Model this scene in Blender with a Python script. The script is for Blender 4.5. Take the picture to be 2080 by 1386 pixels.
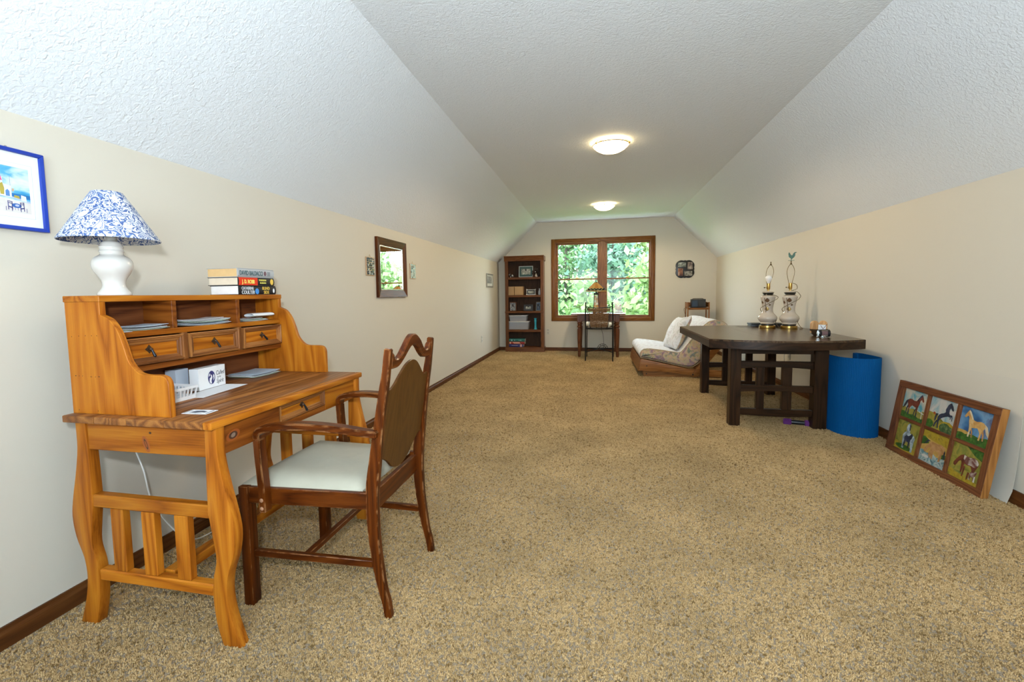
import bpy, bmesh, math, random
import numpy as np
from mathutils import Vector, Matrix, Euler
random.seed(7); rng = np.random.default_rng(7)
S = bpy.context.scene; COL = S.collection
for o in list(bpy.data.objects): bpy.data.objects.remove(o)
R = math.radians
# ------------------------------------------------------------------ camera
cam = bpy.data.cameras.new('camera'); camo = bpy.data.objects.new('camera', cam); COL.objects.link(camo)
cam.sensor_width = 36.0; cam.lens = 939.82 / 2080 * 36.0
cam.shift_x = (1040 - 1006.95) / 2080; cam.shift_y = (670.82 - 693) / 2080
fw = Vector((-0.211112, 0.974406, -0.077234)); rt = Vector((0.977460, 0.210605, -0.014749)); up = Vector((-0.001894, 0.078607, 0.996904))
camo.matrix_world = Matrix(((rt.x, up.x, -fw.x, 0), (rt.y, up.y, -fw.y, 0), (rt.z, up.z, -fw.z, 1.12), (0, 0, 0, 1)))
cam.clip_start = 0.02; cam.clip_end = 300
S.camera = camo
# ------------------------------------------------------------------ view, world, sun, lights
S.view_settings.view_transform = 'Standard'; S.view_settings.look = 'None'
S.view_settings.exposure = 0.74; S.view_settings.gamma = 1.0; S.view_settings.use_curve_mapping = False
W = bpy.data.worlds.new('sky'); S.world = W; W.use_nodes = True
wn = W.node_tree; bg = wn.nodes['Background']
tcw = wn.nodes.new('ShaderNodeTexCoord'); sepw = wn.nodes.new('ShaderNodeSeparateXYZ'); rw = wn.nodes.new('ShaderNodeValToRGB')
wn.links.new(tcw.outputs['Generated'], sepw.inputs[0]); wn.links.new(sepw.outputs['Z'], rw.inputs[0])
rw.color_ramp.elements[0].position = 0.0; rw.color_ramp.elements[0].color = (0.74, 0.88, 1.0, 1)
rw.color_ramp.elements[1].position = 0.7; rw.color_ramp.elements[1].color = (0.60, 0.79, 1.0, 1)
wn.links.new(rw.outputs[0], bg.inputs[0]); bg.inputs[1].default_value = 7.8
sun = bpy.data.lights.new('sun', 'SUN'); sun.energy = 3.0; sun.angle = R(0.6); sun.color = (1.0, 0.94, 0.82)
suno = bpy.data.objects.new('sun', sun); COL.objects.link(suno)
suno.rotation_euler = Vector((-0.45, 0.5, -0.75)).to_track_quat('-Z', 'Y').to_euler()
# the photographer's flash, just above the camera
fl = bpy.data.lights.new('camera_flash', 'AREA'); fl.shape = 'DISK'; fl.size = 0.12; fl.energy = 34; fl.color = (0.83, 0.92, 1.0)
flo = bpy.data.objects.new('camera_flash', fl); COL.objects.link(flo)
flo.location = (0.0, -0.14, 1.38); flo.rotation_euler = Vector((0.0, 0.88, 0.42)).to_track_quat('-Z', 'Y').to_euler()
fl.spread = R(180)
BULB = 5.0           # glow of the frosted ceiling bowls
BULB_W = 37.0        # light each ceiling bowl throws into the room

# ------------------------------------------------------------------ materials
MATS = {}
def newmat(name):
    m = bpy.data.materials.new(name); m.use_nodes = True
    nt = m.node_tree; b = nt.nodes['Principled BSDF']
    return m, nt, b
def N(nt, t, **kw):
    n = nt.nodes.new(t)
    for k, v in kw.items(): setattr(n, k, v)
    return n
def plain(name, c, rough=0.5, metal=0.0, spec=0.5, var=0.0, vscale=20, bump=0.0, bscale=200, coat=0.0):
    if name in MATS: return MATS[name]
    m, nt, b = newmat(name)
    b.inputs['Base Color'].default_value = (*c, 1); b.inputs['Roughness'].default_value = rough
    b.inputs['Metallic'].default_value = metal; b.inputs['Specular IOR Level'].default_value = spec
    b.inputs['Coat Weight'].default_value = coat
    if var > 0 or bump > 0:
        tc = N(nt, 'ShaderNodeTexCoord')
    if var > 0:
        no = N(nt, 'ShaderNodeTexNoise'); no.inputs['Scale'].default_value = vscale; no.inputs['Detail'].default_value = 4
        nt.links.new(tc.outputs['Object'], no.inputs['Vector'])
        mx = N(nt, 'ShaderNodeMix', data_type='RGBA')
        mx.inputs[6].default_value = (*[max(0, x * (1 - var)) for x in c], 1); mx.inputs[7].default_value = (*[min(1, x * (1 + var)) for x in c], 1)
        nt.links.new(no.outputs['Fac'], mx.inputs[0]); nt.links.new(mx.outputs[2], b.inputs['Base Color'])
    if bump > 0:
        n2 = N(nt, 'ShaderNodeTexNoise'); n2.inputs['Scale'].default_value = bscale; n2.inputs['Detail'].default_value = 3
        nt.links.new(tc.outputs['Object'], n2.inputs['Vector'])
        bp = N(nt, 'ShaderNodeBump'); bp.inputs['Strength'].default_value = bump; bp.inputs['Distance'].default_value = 0.004
        nt.links.new(n2.outputs['Fac'], bp.inputs['Height']); nt.links.new(bp.outputs[0], b.inputs['Normal'])
    MATS[name] = m; return m
WOODS = {  # dark, mid, light, ring scale, roughness, grain contrast
    'honey': ((0.19, 0.042, 0.002), (0.37, 0.106, 0.006), (0.50, 0.178, 0.014), 9, 0.42),
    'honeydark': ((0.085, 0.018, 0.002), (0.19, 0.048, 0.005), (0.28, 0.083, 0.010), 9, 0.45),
    'walnut': ((0.10, 0.033, 0.010), (0.21, 0.074, 0.020), (0.38, 0.155, 0.04), 10, 0.38),
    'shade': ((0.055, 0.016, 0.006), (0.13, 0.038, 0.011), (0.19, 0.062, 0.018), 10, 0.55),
    'mahogany': ((0.024, 0.0045, 0.001), (0.072, 0.0145, 0.0015), (0.125, 0.029, 0.003), 12, 0.30),
    'splat': ((0.0468, 0.0158, 0.0024), (0.0756, 0.0274, 0.0043), (0.0972, 0.0389, 0.0067), 14, 0.34),
    'oak': ((0.1054, 0.036, 0.0074), (0.186, 0.0682, 0.0142), (0.248, 0.1023, 0.0237), 14, 0.35),
    'oakdark': ((0.0558, 0.0174, 0.0042), (0.1116, 0.0372, 0.009), (0.155, 0.0558, 0.0142), 14, 0.4),
    'backing': ((0.0245, 0.0105, 0.0048), (0.0455, 0.0196, 0.0083), (0.063, 0.028, 0.0119), 14, 0.6),
    'table': ((0.010, 0.005, 0.0025), (0.025, 0.011, 0.0045), (0.045, 0.020, 0.008), 10, 0.33),
    'tabletop': ((0.035, 0.020, 0.011), (0.075, 0.043, 0.023), (0.105, 0.064, 0.036), 10, 0.22),
    'futon': ((0.1364, 0.0465, 0.0105), (0.2356, 0.093, 0.0237), (0.31, 0.1364, 0.0395), 12, 0.4),
    'cherry': ((0.044, 0.0144, 0.0054), (0.104, 0.0336, 0.0109), (0.152, 0.0528, 0.0177), 12, 0.3),
    'stand': ((0.12, 0.0413, 0.0096), (0.225, 0.0825, 0.0191), (0.315, 0.1275, 0.0319), 14, 0.4),
    'sash': ((0.07, 0.022, 0.009), (0.14, 0.048, 0.018), (0.20, 0.075, 0.027), 14, 0.45),
    'sashedge': ((0.17, 0.06, 0.015), (0.32, 0.13, 0.03), (0.44, 0.19, 0.05), 14, 0.45),
    'shoetree': ((0.40, 0.19, 0.07), (0.58, 0.31, 0.13), (0.68, 0.40, 0.18), 20, 0.4),
}
def wood(key, axis='Z'):
    nm = 'wood_%s_%s' % (key, axis)
    if nm in MATS: return MATS[nm]
    d, mi, li, sc, ro = WOODS[key]
    m, nt, b = newmat(nm)
    tc = N(nt, 'ShaderNodeTexCoord'); oi = N(nt, 'ShaderNodeObjectInfo')
    ad = N(nt, 'ShaderNodeVectorMath', operation='MULTIPLY_ADD')
    cmb = N(nt, 'ShaderNodeCombineXYZ')
    for i in range(3): nt.links.new(oi.outputs['Random'], cmb.inputs[i])
    nt.links.new(cmb.outputs[0], ad.inputs[0]); ad.inputs[1].default_value = (7.3, 3.1, 5.7); nt.links.new(tc.outputs['Object'], ad.inputs[2])
    mp = N(nt, 'ShaderNodeMapping'); s = [sc, sc, sc]; s['XYZ'.index(axis)] = sc * 0.09
    mp.inputs['Scale'].default_value = s; nt.links.new(ad.outputs[0], mp.inputs['Vector'])
    n1 = N(nt, 'ShaderNodeTexNoise'); n1.inputs['Scale'].default_value = 1.0; n1.inputs['Detail'].default_value = 1.5; n1.inputs['Roughness'].default_value = 0.4
    nt.links.new(mp.outputs[0], n1.inputs['Vector'])
    mu = N(nt, 'ShaderNodeMath', operation='MULTIPLY'); mu.inputs[1].default_value = 9; nt.links.new(n1.outputs['Fac'], mu.inputs[0])
    pp = N(nt, 'ShaderNodeMath', operation='PINGPONG'); pp.inputs[1].default_value = 0.5; nt.links.new(mu.outputs[0], pp.inputs[0])
    mp2 = N(nt, 'ShaderNodeMapping'); s2 = [sc * 28] * 3; s2['XYZ'.index(axis)] = sc * 0.8
    mp2.inputs['Scale'].default_value = s2; nt.links.new(ad.outputs[0], mp2.inputs['Vector'])
    n2 = N(nt, 'ShaderNodeTexNoise'); n2.inputs['Scale'].default_value = 1.0; n2.inputs['Detail'].default_value = 2; nt.links.new(mp2.outputs[0], n2.inputs['Vector'])
    mx = N(nt, 'ShaderNodeMath', operation='MULTIPLY_ADD'); nt.links.new(n2.outputs['Fac'], mx.inputs[0]); mx.inputs[1].default_value = 0.5
    nt.links.new(pp.outputs[0], mx.inputs[2])
    cr = N(nt, 'ShaderNodeValToRGB'); e = cr.color_ramp.elements
    e[0].position = 0.12; e[0].color = (*d, 1); e[1].position = 0.85; e[1].color = (*li, 1)
    k = cr.color_ramp.elements.new(0.42); k.color = (*mi, 1)
    nt.links.new(mx.outputs[0], cr.inputs[0])
    # tone of each board
    hs = N(nt, 'ShaderNodeHueSaturation'); mr = N(nt, 'ShaderNodeMapRange'); mr.inputs[3].default_value = 0.86; mr.inputs[4].default_value = 1.14
    nt.links.new(oi.outputs['Random'], mr.inputs[0]); nt.links.new(mr.outputs[0], hs.inputs['Value']); nt.links.new(cr.outputs[0], hs.inputs['Color'])
    if key == 'mahogany':
        bv = N(nt, 'ShaderNodeBevel', samples=4); bv.inputs['Radius'].default_value = 0.004; ge = N(nt, 'ShaderNodeNewGeometry'); dt = N(nt, 'ShaderNodeVectorMath', operation='DOT_PRODUCT'); nt.links.new(bv.outputs[0], dt.inputs[0]); nt.links.new(ge.outputs['Normal'], dt.inputs[1])
        wn_ = N(nt, 'ShaderNodeTexNoise'); wn_.inputs['Scale'].default_value = 28; wn_.inputs['Detail'].default_value = 4; nt.links.new(tc.outputs['Object'], wn_.inputs['Vector'])
        ed = N(nt, 'ShaderNodeMapRange'); ed.inputs[1].default_value = 0.985; ed.inputs[2].default_value = 0.90; nt.links.new(dt.outputs['Value'], ed.inputs[0])
        wm = N(nt, 'ShaderNodeMapRange'); wm.inputs[1].default_value = 0.46; wm.inputs[2].default_value = 0.60; nt.links.new(wn_.outputs['Fac'], wm.inputs[0])
        pm_ = N(nt, 'ShaderNodeMath', operation='MULTIPLY'); nt.links.new(ed.outputs[0], pm_.inputs[0]); nt.links.new(wm.outputs[0], pm_.inputs[1])
        mw = N(nt, 'ShaderNodeMix', data_type='RGBA'); nt.links.new(pm_.outputs[0], mw.inputs[0]); nt.links.new(hs.outputs[0], mw.inputs[6]); mw.inputs[7].default_value = (.34, .15, .055, 1); nt.links.new(mw.outputs[2], b.inputs['Base Color'])
    else: nt.links.new(hs.outputs[0], b.inputs['Base Color'])
    b.inputs['Roughness'].default_value = ro; b.inputs['Specular IOR Level'].default_value = 0.2
    bp = N(nt, 'ShaderNodeBump'); bp.inputs['Strength'].default_value = 0.12; bp.inputs['Distance'].default_value = 0.002
    nt.links.new(n2.outputs['Fac'], bp.inputs['Height']); nt.links.new(bp.outputs[0], b.inputs['Normal'])
    MATS[nm] = m; return m
def pattern(name, colors, scale=30, rough=0.7, detail=3, dist=1.0, bump=0.0, stretch=(1, 1, 1)):
    """noise split into flat patches of several colours (prints, stones, fabric)"""
    if name in MATS: return MATS[name]
    m, nt, b = newmat(name); tc = N(nt, 'ShaderNodeTexCoord')
    mp = N(nt, 'ShaderNodeMapping'); mp.inputs['Scale'].default_value = stretch; nt.links.new(tc.outputs['Object'], mp.inputs['Vector'])
    no = N(nt, 'ShaderNodeTexNoise'); no.inputs['Scale'].default_value = scale; no.inputs['Detail'].default_value = detail; no.inputs['Distortion'].default_value = dist
    nt.links.new(mp.outputs[0], no.inputs['Vector'])
    cr = N(nt, 'ShaderNodeValToRGB'); cr.color_ramp.interpolation = 'LINEAR'
    n = len(colors); e = cr.color_ramp.elements
    while len(e) < n: e.new(0.5)
    for i, c in enumerate(colors): e[i].position = 0.3 + 0.4 * i / (n - 1); e[i].color = (*c, 1)
    nt.links.new(no.outputs['Fac'], cr.inputs[0]); nt.links.new(cr.outputs[0], b.inputs['Base Color']); b.inputs['Roughness'].default_value = rough
    if bump:
        bp = N(nt, 'ShaderNodeBump'); bp.inputs['Strength'].default_value = bump; bp.inputs['Distance'].default_value = 0.003
        nt.links.new(no.outputs['Fac'], bp.inputs['Height']); nt.links.new(bp.outputs[0], b.inputs['Normal'])
    MATS[name] = m; return m
def glassmat(name, tint=(1, 1, 1), refl=0.06):
    if name in MATS: return MATS[name]
    m, nt, b = newmat(name); nt.nodes.remove(b); out = nt.nodes['Material Output']
    tr = N(nt, 'ShaderNodeBsdfTransparent'); tr.inputs[0].default_value = (*tint, 1)
    gl = N(nt, 'ShaderNodeBsdfGlossy'); gl.inputs['Roughness'].default_value = 0.03
    mx = N(nt, 'ShaderNodeMixShader'); mx.inputs[0].default_value = refl
    nt.links.new(tr.outputs[0], mx.inputs[1]); nt.links.new(gl.outputs[0], mx.inputs[2]); nt.links.new(mx.outputs[0], out.inputs[0])
    MATS[name] = m; return m
def emit(name, c, s):
    if name in MATS: return MATS[name]
    m, nt, b = newmat(name)
    b.inputs['Base Color'].default_value = (0.9, 0.88, 0.82, 1); b.inputs['Emission Color'].default_value = (*c, 1); b.inputs['Emission Strength'].default_value = s
    MATS[name] = m; return m
# walls, ceiling, carpet
WALL = plain('cream_wall_paint', (0.65, 0.60, 0.505), 0.62, spec=0.25, bump=0.05, bscale=260)
def ceilmat():
    m, nt, b = newmat('textured_ceiling_paint'); tc = N(nt, 'ShaderNodeTexCoord')
    b.inputs['Base Color'].default_value = (0.81, 0.845, 0.88, 1); b.inputs['Roughness'].default_value = 0.8; b.inputs['Specular IOR Level'].default_value = 0.2
    n1 = N(nt, 'ShaderNodeTexNoise'); n1.inputs['Scale'].default_value = 62; n1.inputs['Detail'].default_value = 4; n1.inputs['Distortion'].default_value = 0.8
    nt.links.new(tc.outputs['Object'], n1.inputs['Vector'])
    bp = N(nt, 'ShaderNodeBump'); bp.inputs['Strength'].default_value = 0.6; bp.inputs['Distance'].default_value = 0.0085
    nt.links.new(n1.outputs['Fac'], bp.inputs['Height']); nt.links.new(bp.outputs[0], b.inputs['Normal'])
    return m
CEIL = ceilmat()
def carpetmat():
    m, nt, b = newmat('beige_cut_pile_carpet'); tc = N(nt, 'ShaderNodeTexCoord')
    n1 = N(nt, 'ShaderNodeTexNoise'); n1.inputs['Scale'].default_value = 170; n1.inputs['Detail'].default_value = 2.5; n1.inputs['Roughness'].default_value = 0.7
    n2 = N(nt, 'ShaderNodeTexNoise'); n2.inputs['Scale'].default_value = 2.2; n2.inputs['Detail'].default_value = 3
    nt.links.new(tc.outputs['Object'], n1.inputs['Vector']); nt.links.new(tc.outputs['Object'], n2.inputs['Vector'])
    cr = N(nt, 'ShaderNodeValToRGB'); e = cr.color_ramp.elements
    e[0].position = 0.30; e[0].color = (0.10, 0.065, 0.032, 1); e[1].position = 0.62; e[1].color = (0.45, 0.345, 0.215, 1)
    k = e.new(0.46); k.color = (0.32, 0.23, 0.135, 1)
    nt.links.new(n1.outputs['Fac'], cr.inputs[0])
    mr = N(nt, 'ShaderNodeMapRange'); mr.inputs[3].default_value = 0.8; mr.inputs[4].default_value = 1.15; nt.links.new(n2.outputs['Fac'], mr.inputs[0])
    hs = N(nt, 'ShaderNodeHueSaturation'); nt.links.new(mr.outputs[0], hs.inputs['Value']); nt.links.new(cr.outputs[0], hs.inputs['Color'])
    nt.links.new(hs.outputs[0], b.inputs['Base Color']); b.inputs['Roughness'].default_value = 1.0; b.inputs['Specular IOR Level'].default_value = 0.1
    b.inputs['Sheen Weight'].default_value = 0.25
    bp = N(nt, 'ShaderNodeBump'); bp.inputs['Strength'].default_value = 1.0; bp.inputs['Distance'].default_value = 0.012
    nt.links.new(n1.outputs['Fac'], bp.inputs['Height']); nt.links.new(bp.outputs[0], b.inputs['Normal'])
    return m
CARPET = carpetmat()
WHITE = plain('white_paper', (0.80, 0.81, 0.82), 0.7, var=0.03)
CERAMIC = plain('white_glazed_ceramic', (0.66, 0.63, 0.59), 0.12, coat=0.5)
BRASS = plain('aged_brass', (0.50, 0.32, 0.09), 0.28, 1.0)
BLACKM = plain('black_metal', (0.012, 0.013, 0.016), 0.4, 0.6)
IRON = plain('blackened_iron', (0.02, 0.017, 0.015), 0.5, 0.7)
BLACKP = plain('black_plastic', (0.012, 0.012, 0.015), 0.35)

# ------------------------------------------------------------------ mesh helpers
def BM(): return bmesh.new()
def box(bm, x0, x1, y0, y1, z0, z1, bev=0.0, seg=1):
    vs = [bm.verts.new(p) for p in ((x0, y0, z0), (x1, y0, z0), (x1, y1, z0), (x0, y1, z0), (x0, y0, z1), (x1, y0, z1), (x1, y1, z1), (x0, y1, z1))]
    fs = [bm.faces.new([vs[i] for i in f]) for f in ((0, 3, 2, 1), (4, 5, 6, 7), (0, 1, 5, 4), (1, 2, 6, 5), (2, 3, 7, 6), (3, 0, 4, 7))]
    if bev > 0:
        es = list({e for f in fs for e in f.edges})
        bmesh.ops.bevel(bm, geom=es, offset=bev, segments=seg, profile=0.5, affect='EDGES')
    return bm
def prism(bm, pts, axis, a, b, bev=0.0, seg=1):
    """polygon pts (2D) extruded along axis from a to b. axis 'Y': pts are (x,z); 'X': (y,z); 'Z': (x,y)"""
    def P(p, t):
        return {'Y': (p[0], t, p[1]), 'X': (t, p[0], p[1]), 'Z': (p[0], p[1], t)}[axis]
    n = len(pts); A = [bm.verts.new(P(p, a)) for p in pts]; B = [bm.verts.new(P(p, b)) for p in pts]
    fs = [bm.faces.new(A), bm.faces.new(B[::-1])]
    for i in range(n): fs.append(bm.faces.new([A[i], B[i], B[(i + 1) % n], A[(i + 1) % n]][::-1]))
    bmesh.ops.recalc_face_normals(bm, faces=fs)
    if bev > 0:
        es = list(set(fs[0].edges) | set(fs[1].edges))
        bmesh.ops.bevel(bm, geom=es, offset=bev, segments=seg, profile=0.5, affect='EDGES')
    return bm
def tube(bm, pts, r, n=8, caps=True):
    pts = [Vector(p) for p in pts]; rad = r if isinstance(r, (list, tuple)) else [r] * len(pts)
    rings = []; t0 = (pts[1] - pts[0]).normalized(); a = t0.orthogonal().normalized()
    for i, p in enumerate(pts):
        t = (pts[min(i + 1, len(pts) - 1)] - pts[max(i - 1, 0)])
        t = t.normalized() if t.length > 1e-9 else t0
        a = (a - t * a.dot(t)); a = a.normalized() if a.length > 1e-6 else t.orthogonal().normalized(); c = t.cross(a)
        rings.append([bm.verts.new(p + (a * math.cos(2 * math.pi * k / n) + c * math.sin(2 * math.pi * k / n)) * rad[i]) for k in range(n)])
    for i in range(len(rings) - 1):
        for k in range(n): bm.faces.new((rings[i][k], rings[i][(k + 1) % n], rings[i + 1][(k + 1) % n], rings[i + 1][k]))
    if caps: bm.faces.new(rings[0][::-1]); bm.faces.new(rings[-1])
    return bm
def lathe(bm, prof, cx, cy, n=32, closed_top=False, closed_bot=False, sx=1, sy=1):
    rings = []
    for r, z in prof:
        rings.append([bm.verts.new((cx + sx * r * math.cos(2 * math.pi * k / n), cy + sy * r * math.sin(2 * math.pi * k / n), z)) for k in range(n)])
    for i in range(len(rings) - 1):
        for k in range(n): bm.faces.new((rings[i][k], rings[i][(k + 1) % n], rings[i + 1][(k + 1) % n], rings[i + 1][k]))
    if closed_bot: bm.faces.new(rings[0][::-1])
    if closed_top: bm.faces.new(rings[-1])
    return bm
def ball(bm, c, r, n=10, s=(1, 1, 1)):
    M = Matrix.Translation(c) @ Matrix.Diagonal((s[0], s[1], s[2], 1))
    bmesh.ops.create_uvsphere(bm, u_segments=n, v_segments=max(5, n * 2 // 3), radius=r, matrix=M); return bm
def sweep_bar(bm, pts, w, h, wdir):
    """rectangular bar along pts; wdir = direction of its width"""
    pts = [Vector(p) for p in pts]; wd = Vector(wdir).normalized(); rings = []
    for i, p in enumerate(pts):
        t = (pts[min(i + 1, len(pts) - 1)] - pts[max(i - 1, 0)]).normalized(); nrm = t.cross(wd).normalized()
        ww = w[i] if isinstance(w, (list, tuple)) else w; hh = h[i] if isinstance(h, (list, tuple)) else h
        rings.append([bm.verts.new(p + wd * a * ww / 2 + nrm * b * hh / 2) for a, b in ((-1, -1), (1, -1), (1, 1), (-1, 1))])
    fs = []
    for i in range(len(rings) - 1):
        for k in range(4): fs.append(bm.faces.new((rings[i][k], rings[i][(k + 1) % 4], rings[i + 1][(k + 1) % 4], rings[i + 1][k])))
    fs += [bm.faces.new(rings[0][::-1]), bm.faces.new(rings[-1])]
    bmesh.ops.recalc_face_normals(bm, faces=fs); return bm
def spline(pts, n=8):
    P = [Vector(p) for p in pts]; out = []
    for i in range(len(P) - 1):
        p0, p1, p2, p3 = P[max(i - 1, 0)], P[i], P[i + 1], P[min(i + 2, len(P) - 1)]
        for k in range(n):
            t = k / n; out.append(0.5 * ((2 * p1) + (p2 - p0) * t + (2 * p0 - 5 * p1 + 4 * p2 - p3) * t * t + (3 * p1 - p0 - 3 * p2 + p3) * t ** 3))
    out.append(P[-1]); return out
ORG = {}
def thing(name, label, cat, loc=(0, 0, 0), group=None):
    o = bpy.data.objects.new(name, None); COL.objects.link(o); o.empty_display_size = 0.05
    o.location = loc; ORG[o] = Vector(loc); o['label'] = label; o['category'] = cat
    if group: o['group'] = group
    return o
def part(name, bm, mat, parent=None, smooth=35, label=None, kind=None):
    """link bm (world coordinates) as one mesh; child of parent when given"""
    me = bpy.data.meshes.new(name); org = ORG.get(parent, Vector((0, 0, 0)))
    if parent is not None: bmesh.ops.translate(bm, verts=bm.verts, vec=-org)
    bm.to_mesh(me); bm.free()
    for m in (mat if isinstance(mat, (list, tuple)) else [mat]): me.materials.append(m)
    o = bpy.data.objects.new(name, me); COL.objects.link(o); ORG[o] = org
    if smooth:
        me.shade_smooth(); me.set_sharp_from_angle(angle=R(smooth))
    if parent is not None: o.parent = parent
    if label: o['label'] = label
    if kind: o['kind'] = kind
    return o
def solo(name, bm, mat, label, cat, loc, group=None, smooth=35, kind=None):
    me = bpy.data.meshes.new(name); bmesh.ops.translate(bm, verts=bm.verts, vec=-Vector(loc)); bm.to_mesh(me); bm.free()
    for m in (mat if isinstance(mat, (list, tuple)) else [mat]): me.materials.append(m)
    o = bpy.data.objects.new(name, me); COL.objects.link(o); o.location = loc; ORG[o] = Vector(loc)
    if smooth: me.shade_smooth(); me.set_sharp_from_angle(angle=R(smooth))
    o['label'] = label; o['category'] = cat
    if group: o['group'] = group
    if kind: o['kind'] = kind
    return o
def struct(name, bm, mat, parent=None, smooth=0):
    o = part(name, bm, mat, parent, smooth)
    if parent is None: o['kind'] = 'structure'
    return o
def copy_thing(o, d, label=None):
    """copy a thing with its parts and sub-parts, moved by d"""
    c = o.copy(); COL.objects.link(c); c.location = o.location + Vector(d); ORG[c] = ORG[o] + Vector(d)
    if label: c['label'] = label
    for ch in list(o.children):
        k = ch.copy(); COL.objects.link(k); k.parent = c
        for g in list(ch.children):
            q = g.copy(); COL.objects.link(q); q.parent = k
    return c
def lettering(text, size, origin, u, v, mat, parent, ext=0.0006, name='lettering', align='LEFT', xs=1.0, font_bold=0.0, shear=0.0):
    """flat raised letters; origin = baseline start, u = writing direction, v = up"""
    cu = bpy.data.curves.new(name, 'FONT'); cu.body = text; cu.size = size; cu.align_x = align; cu.extrude = ext; cu.offset = font_bold; cu.shear = shear; cu.resolution_u = 3
    to = bpy.data.objects.new('tmp', cu); COL.objects.link(to)
    dg = bpy.context.evaluated_depsgraph_get(); me = bpy.data.meshes.new_from_object(to.evaluated_get(dg))
    bpy.data.objects.remove(to)
    u = Vector(u).normalized(); v = Vector(v).normalized(); n = u.cross(v); org = ORG.get(parent, Vector())
    M = Matrix(((u.x * xs, v.x, n.x, origin[0] - org.x), (u.y * xs, v.y, n.y, origin[1] - org.y), (u.z * xs, v.z, n.z, origin[2] - org.z), (0, 0, 0, 1)))
    me.transform(M); me.materials.clear(); me.materials.append(mat); me.name = name
    o = bpy.data.objects.new(name, me); COL.objects.link(o); o.parent = parent; ORG[o] = org
    return o
class Plane:
    """draws flat print polygons on a plane given by origin, u, v (metres) and a normal offset"""
    def __init__(s, o, u, v, n): s.o, s.u, s.v, s.n = Vector(o), Vector(u), Vector(v), Vector(n).normalized()
    def at(s, a, b, h=0): return s.o + s.u * a + s.v * b + s.n * h
    def poly(s, bm, pts, h, mi=0):
        vs = [bm.verts.new(s.at(a, b, h)) for a, b in pts]
        f = bm.faces.new(vs); f.material_index = mi
        f.normal_update()
        if f.normal.dot(s.n) < 0: f.normal_flip()
        return f
def ellipse(cx, cy, rx, ry, n=14, a0=0.0): return [(cx + rx * math.cos(a0 + 2 * math.pi * k / n), cy + ry * math.sin(a0 + 2 * math.pi * k / n)) for k in range(n)]

# ------------------------------------------------------------------ room shell
XL, XR, YB, YF = -1.873, 2.1205, 9.013, -1.6
HL, HR, FX0, FX1, HC = 1.738, 1.7235, -1.104, 1.370, 2.477
T = 0.14
bm = BM(); box(bm, XL - T, XR + T, YF - T, YB + T, -0.12, 0); struct('floor', bm, CARPET)
bm = BM(); box(bm, XL - T, XL, YF - T, YB + T, 0, HL + 0.1); struct('wall_left', bm, WALL)
bm = BM(); box(bm, XR, XR + T, YF - T, YB + T, 0, HR + 0.1); struct('wall_right', bm, WALL)
VX0, VX1, VZ0, VZ1 = -0.95, 1.20, 0.60, 2.10      # window opening in the gable wall behind the camera
bm = BM(); box(bm, XL, VX0, YF - T, YF, 0, HC + 0.05); box(bm, VX1, XR, YF - T, YF, 0, HC + 0.05); box(bm, VX0, VX1, YF - T, YF, 0, VZ0); box(bm, VX0, VX1, YF - T, YF, VZ1, HC + 0.05); struct('wall_front', bm, WALL)
WX0, WX1, WZ0, WZ1 = -0.772, 1.002, 0.650, 2.086      # rough opening of the window
bm = BM()
box(bm, XL, WX0, YB, YB + T, 0, HC + 0.05); box(bm, WX1, XR, YB, YB + T, 0, HC + 0.05)
box(bm, WX0, WX1, YB, YB + T, 0, WZ0); box(bm, WX0, WX1, YB, YB + T, WZ1, HC + 0.05); struct('wall_back', bm, WALL)
bm = BM(); prism(bm, [(FX0, HC), (FX1, HC), (FX1 + 0.06, HC + 0.12), (FX0 - 0.06, HC + 0.12)], 'Y', YF, YB + T); struct('ceiling', bm, CEIL)
def slope(name, a, b, nx):
    bm = BM(); prism(bm, [a, b, (b[0] + nx * 0.09, b[1] + 0.09), (a[0] + nx * 0.09, a[1] + 0.09)], 'Y', YF, YB + T); struct(name, bm, CEIL)
slope('ceiling_left', (XL, HL), (FX0, HC), -1)
slope('ceiling_right', (XR, HR), (FX1, HC), 1)
OAKY, OAKX, OAKZ = wood('oak', 'Y'), wood('oak', 'X'), wood('oak', 'Z')
def baseboard(name, prof_pts, axis, a, b, m):
    bm = BM(); prism(bm, prof_pts, axis, a, b); struct(name, bm, m)
BH = 0.072
baseboard('baseboard_left', [(XL, 0), (XL + 0.013, 0), (XL + 0.013, BH - 0.022), (XL + 0.0085, BH - 0.012), (XL + 0.0075, BH), (XL, BH)], 'Y', YF, YB, wood('oakdark', 'Y'))
baseboard('baseboard_right', [(XR, 0), (XR - 0.013, 0), (XR - 0.013, BH - 0.022), (XR - 0.0085, BH - 0.012), (XR - 0.0075, BH), (XR, BH)], 'Y', YF, YB, wood('oakdark', 'Y'))
baseboard('baseboard_back', [(YB, 0), (YB - 0.013, 0), (YB - 0.013, BH - 0.022), (YB - 0.0085, BH - 0.012), (YB - 0.0075, BH), (YB, BH)], 'X', XL, XR, wood('oakdark', 'X'))
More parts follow.
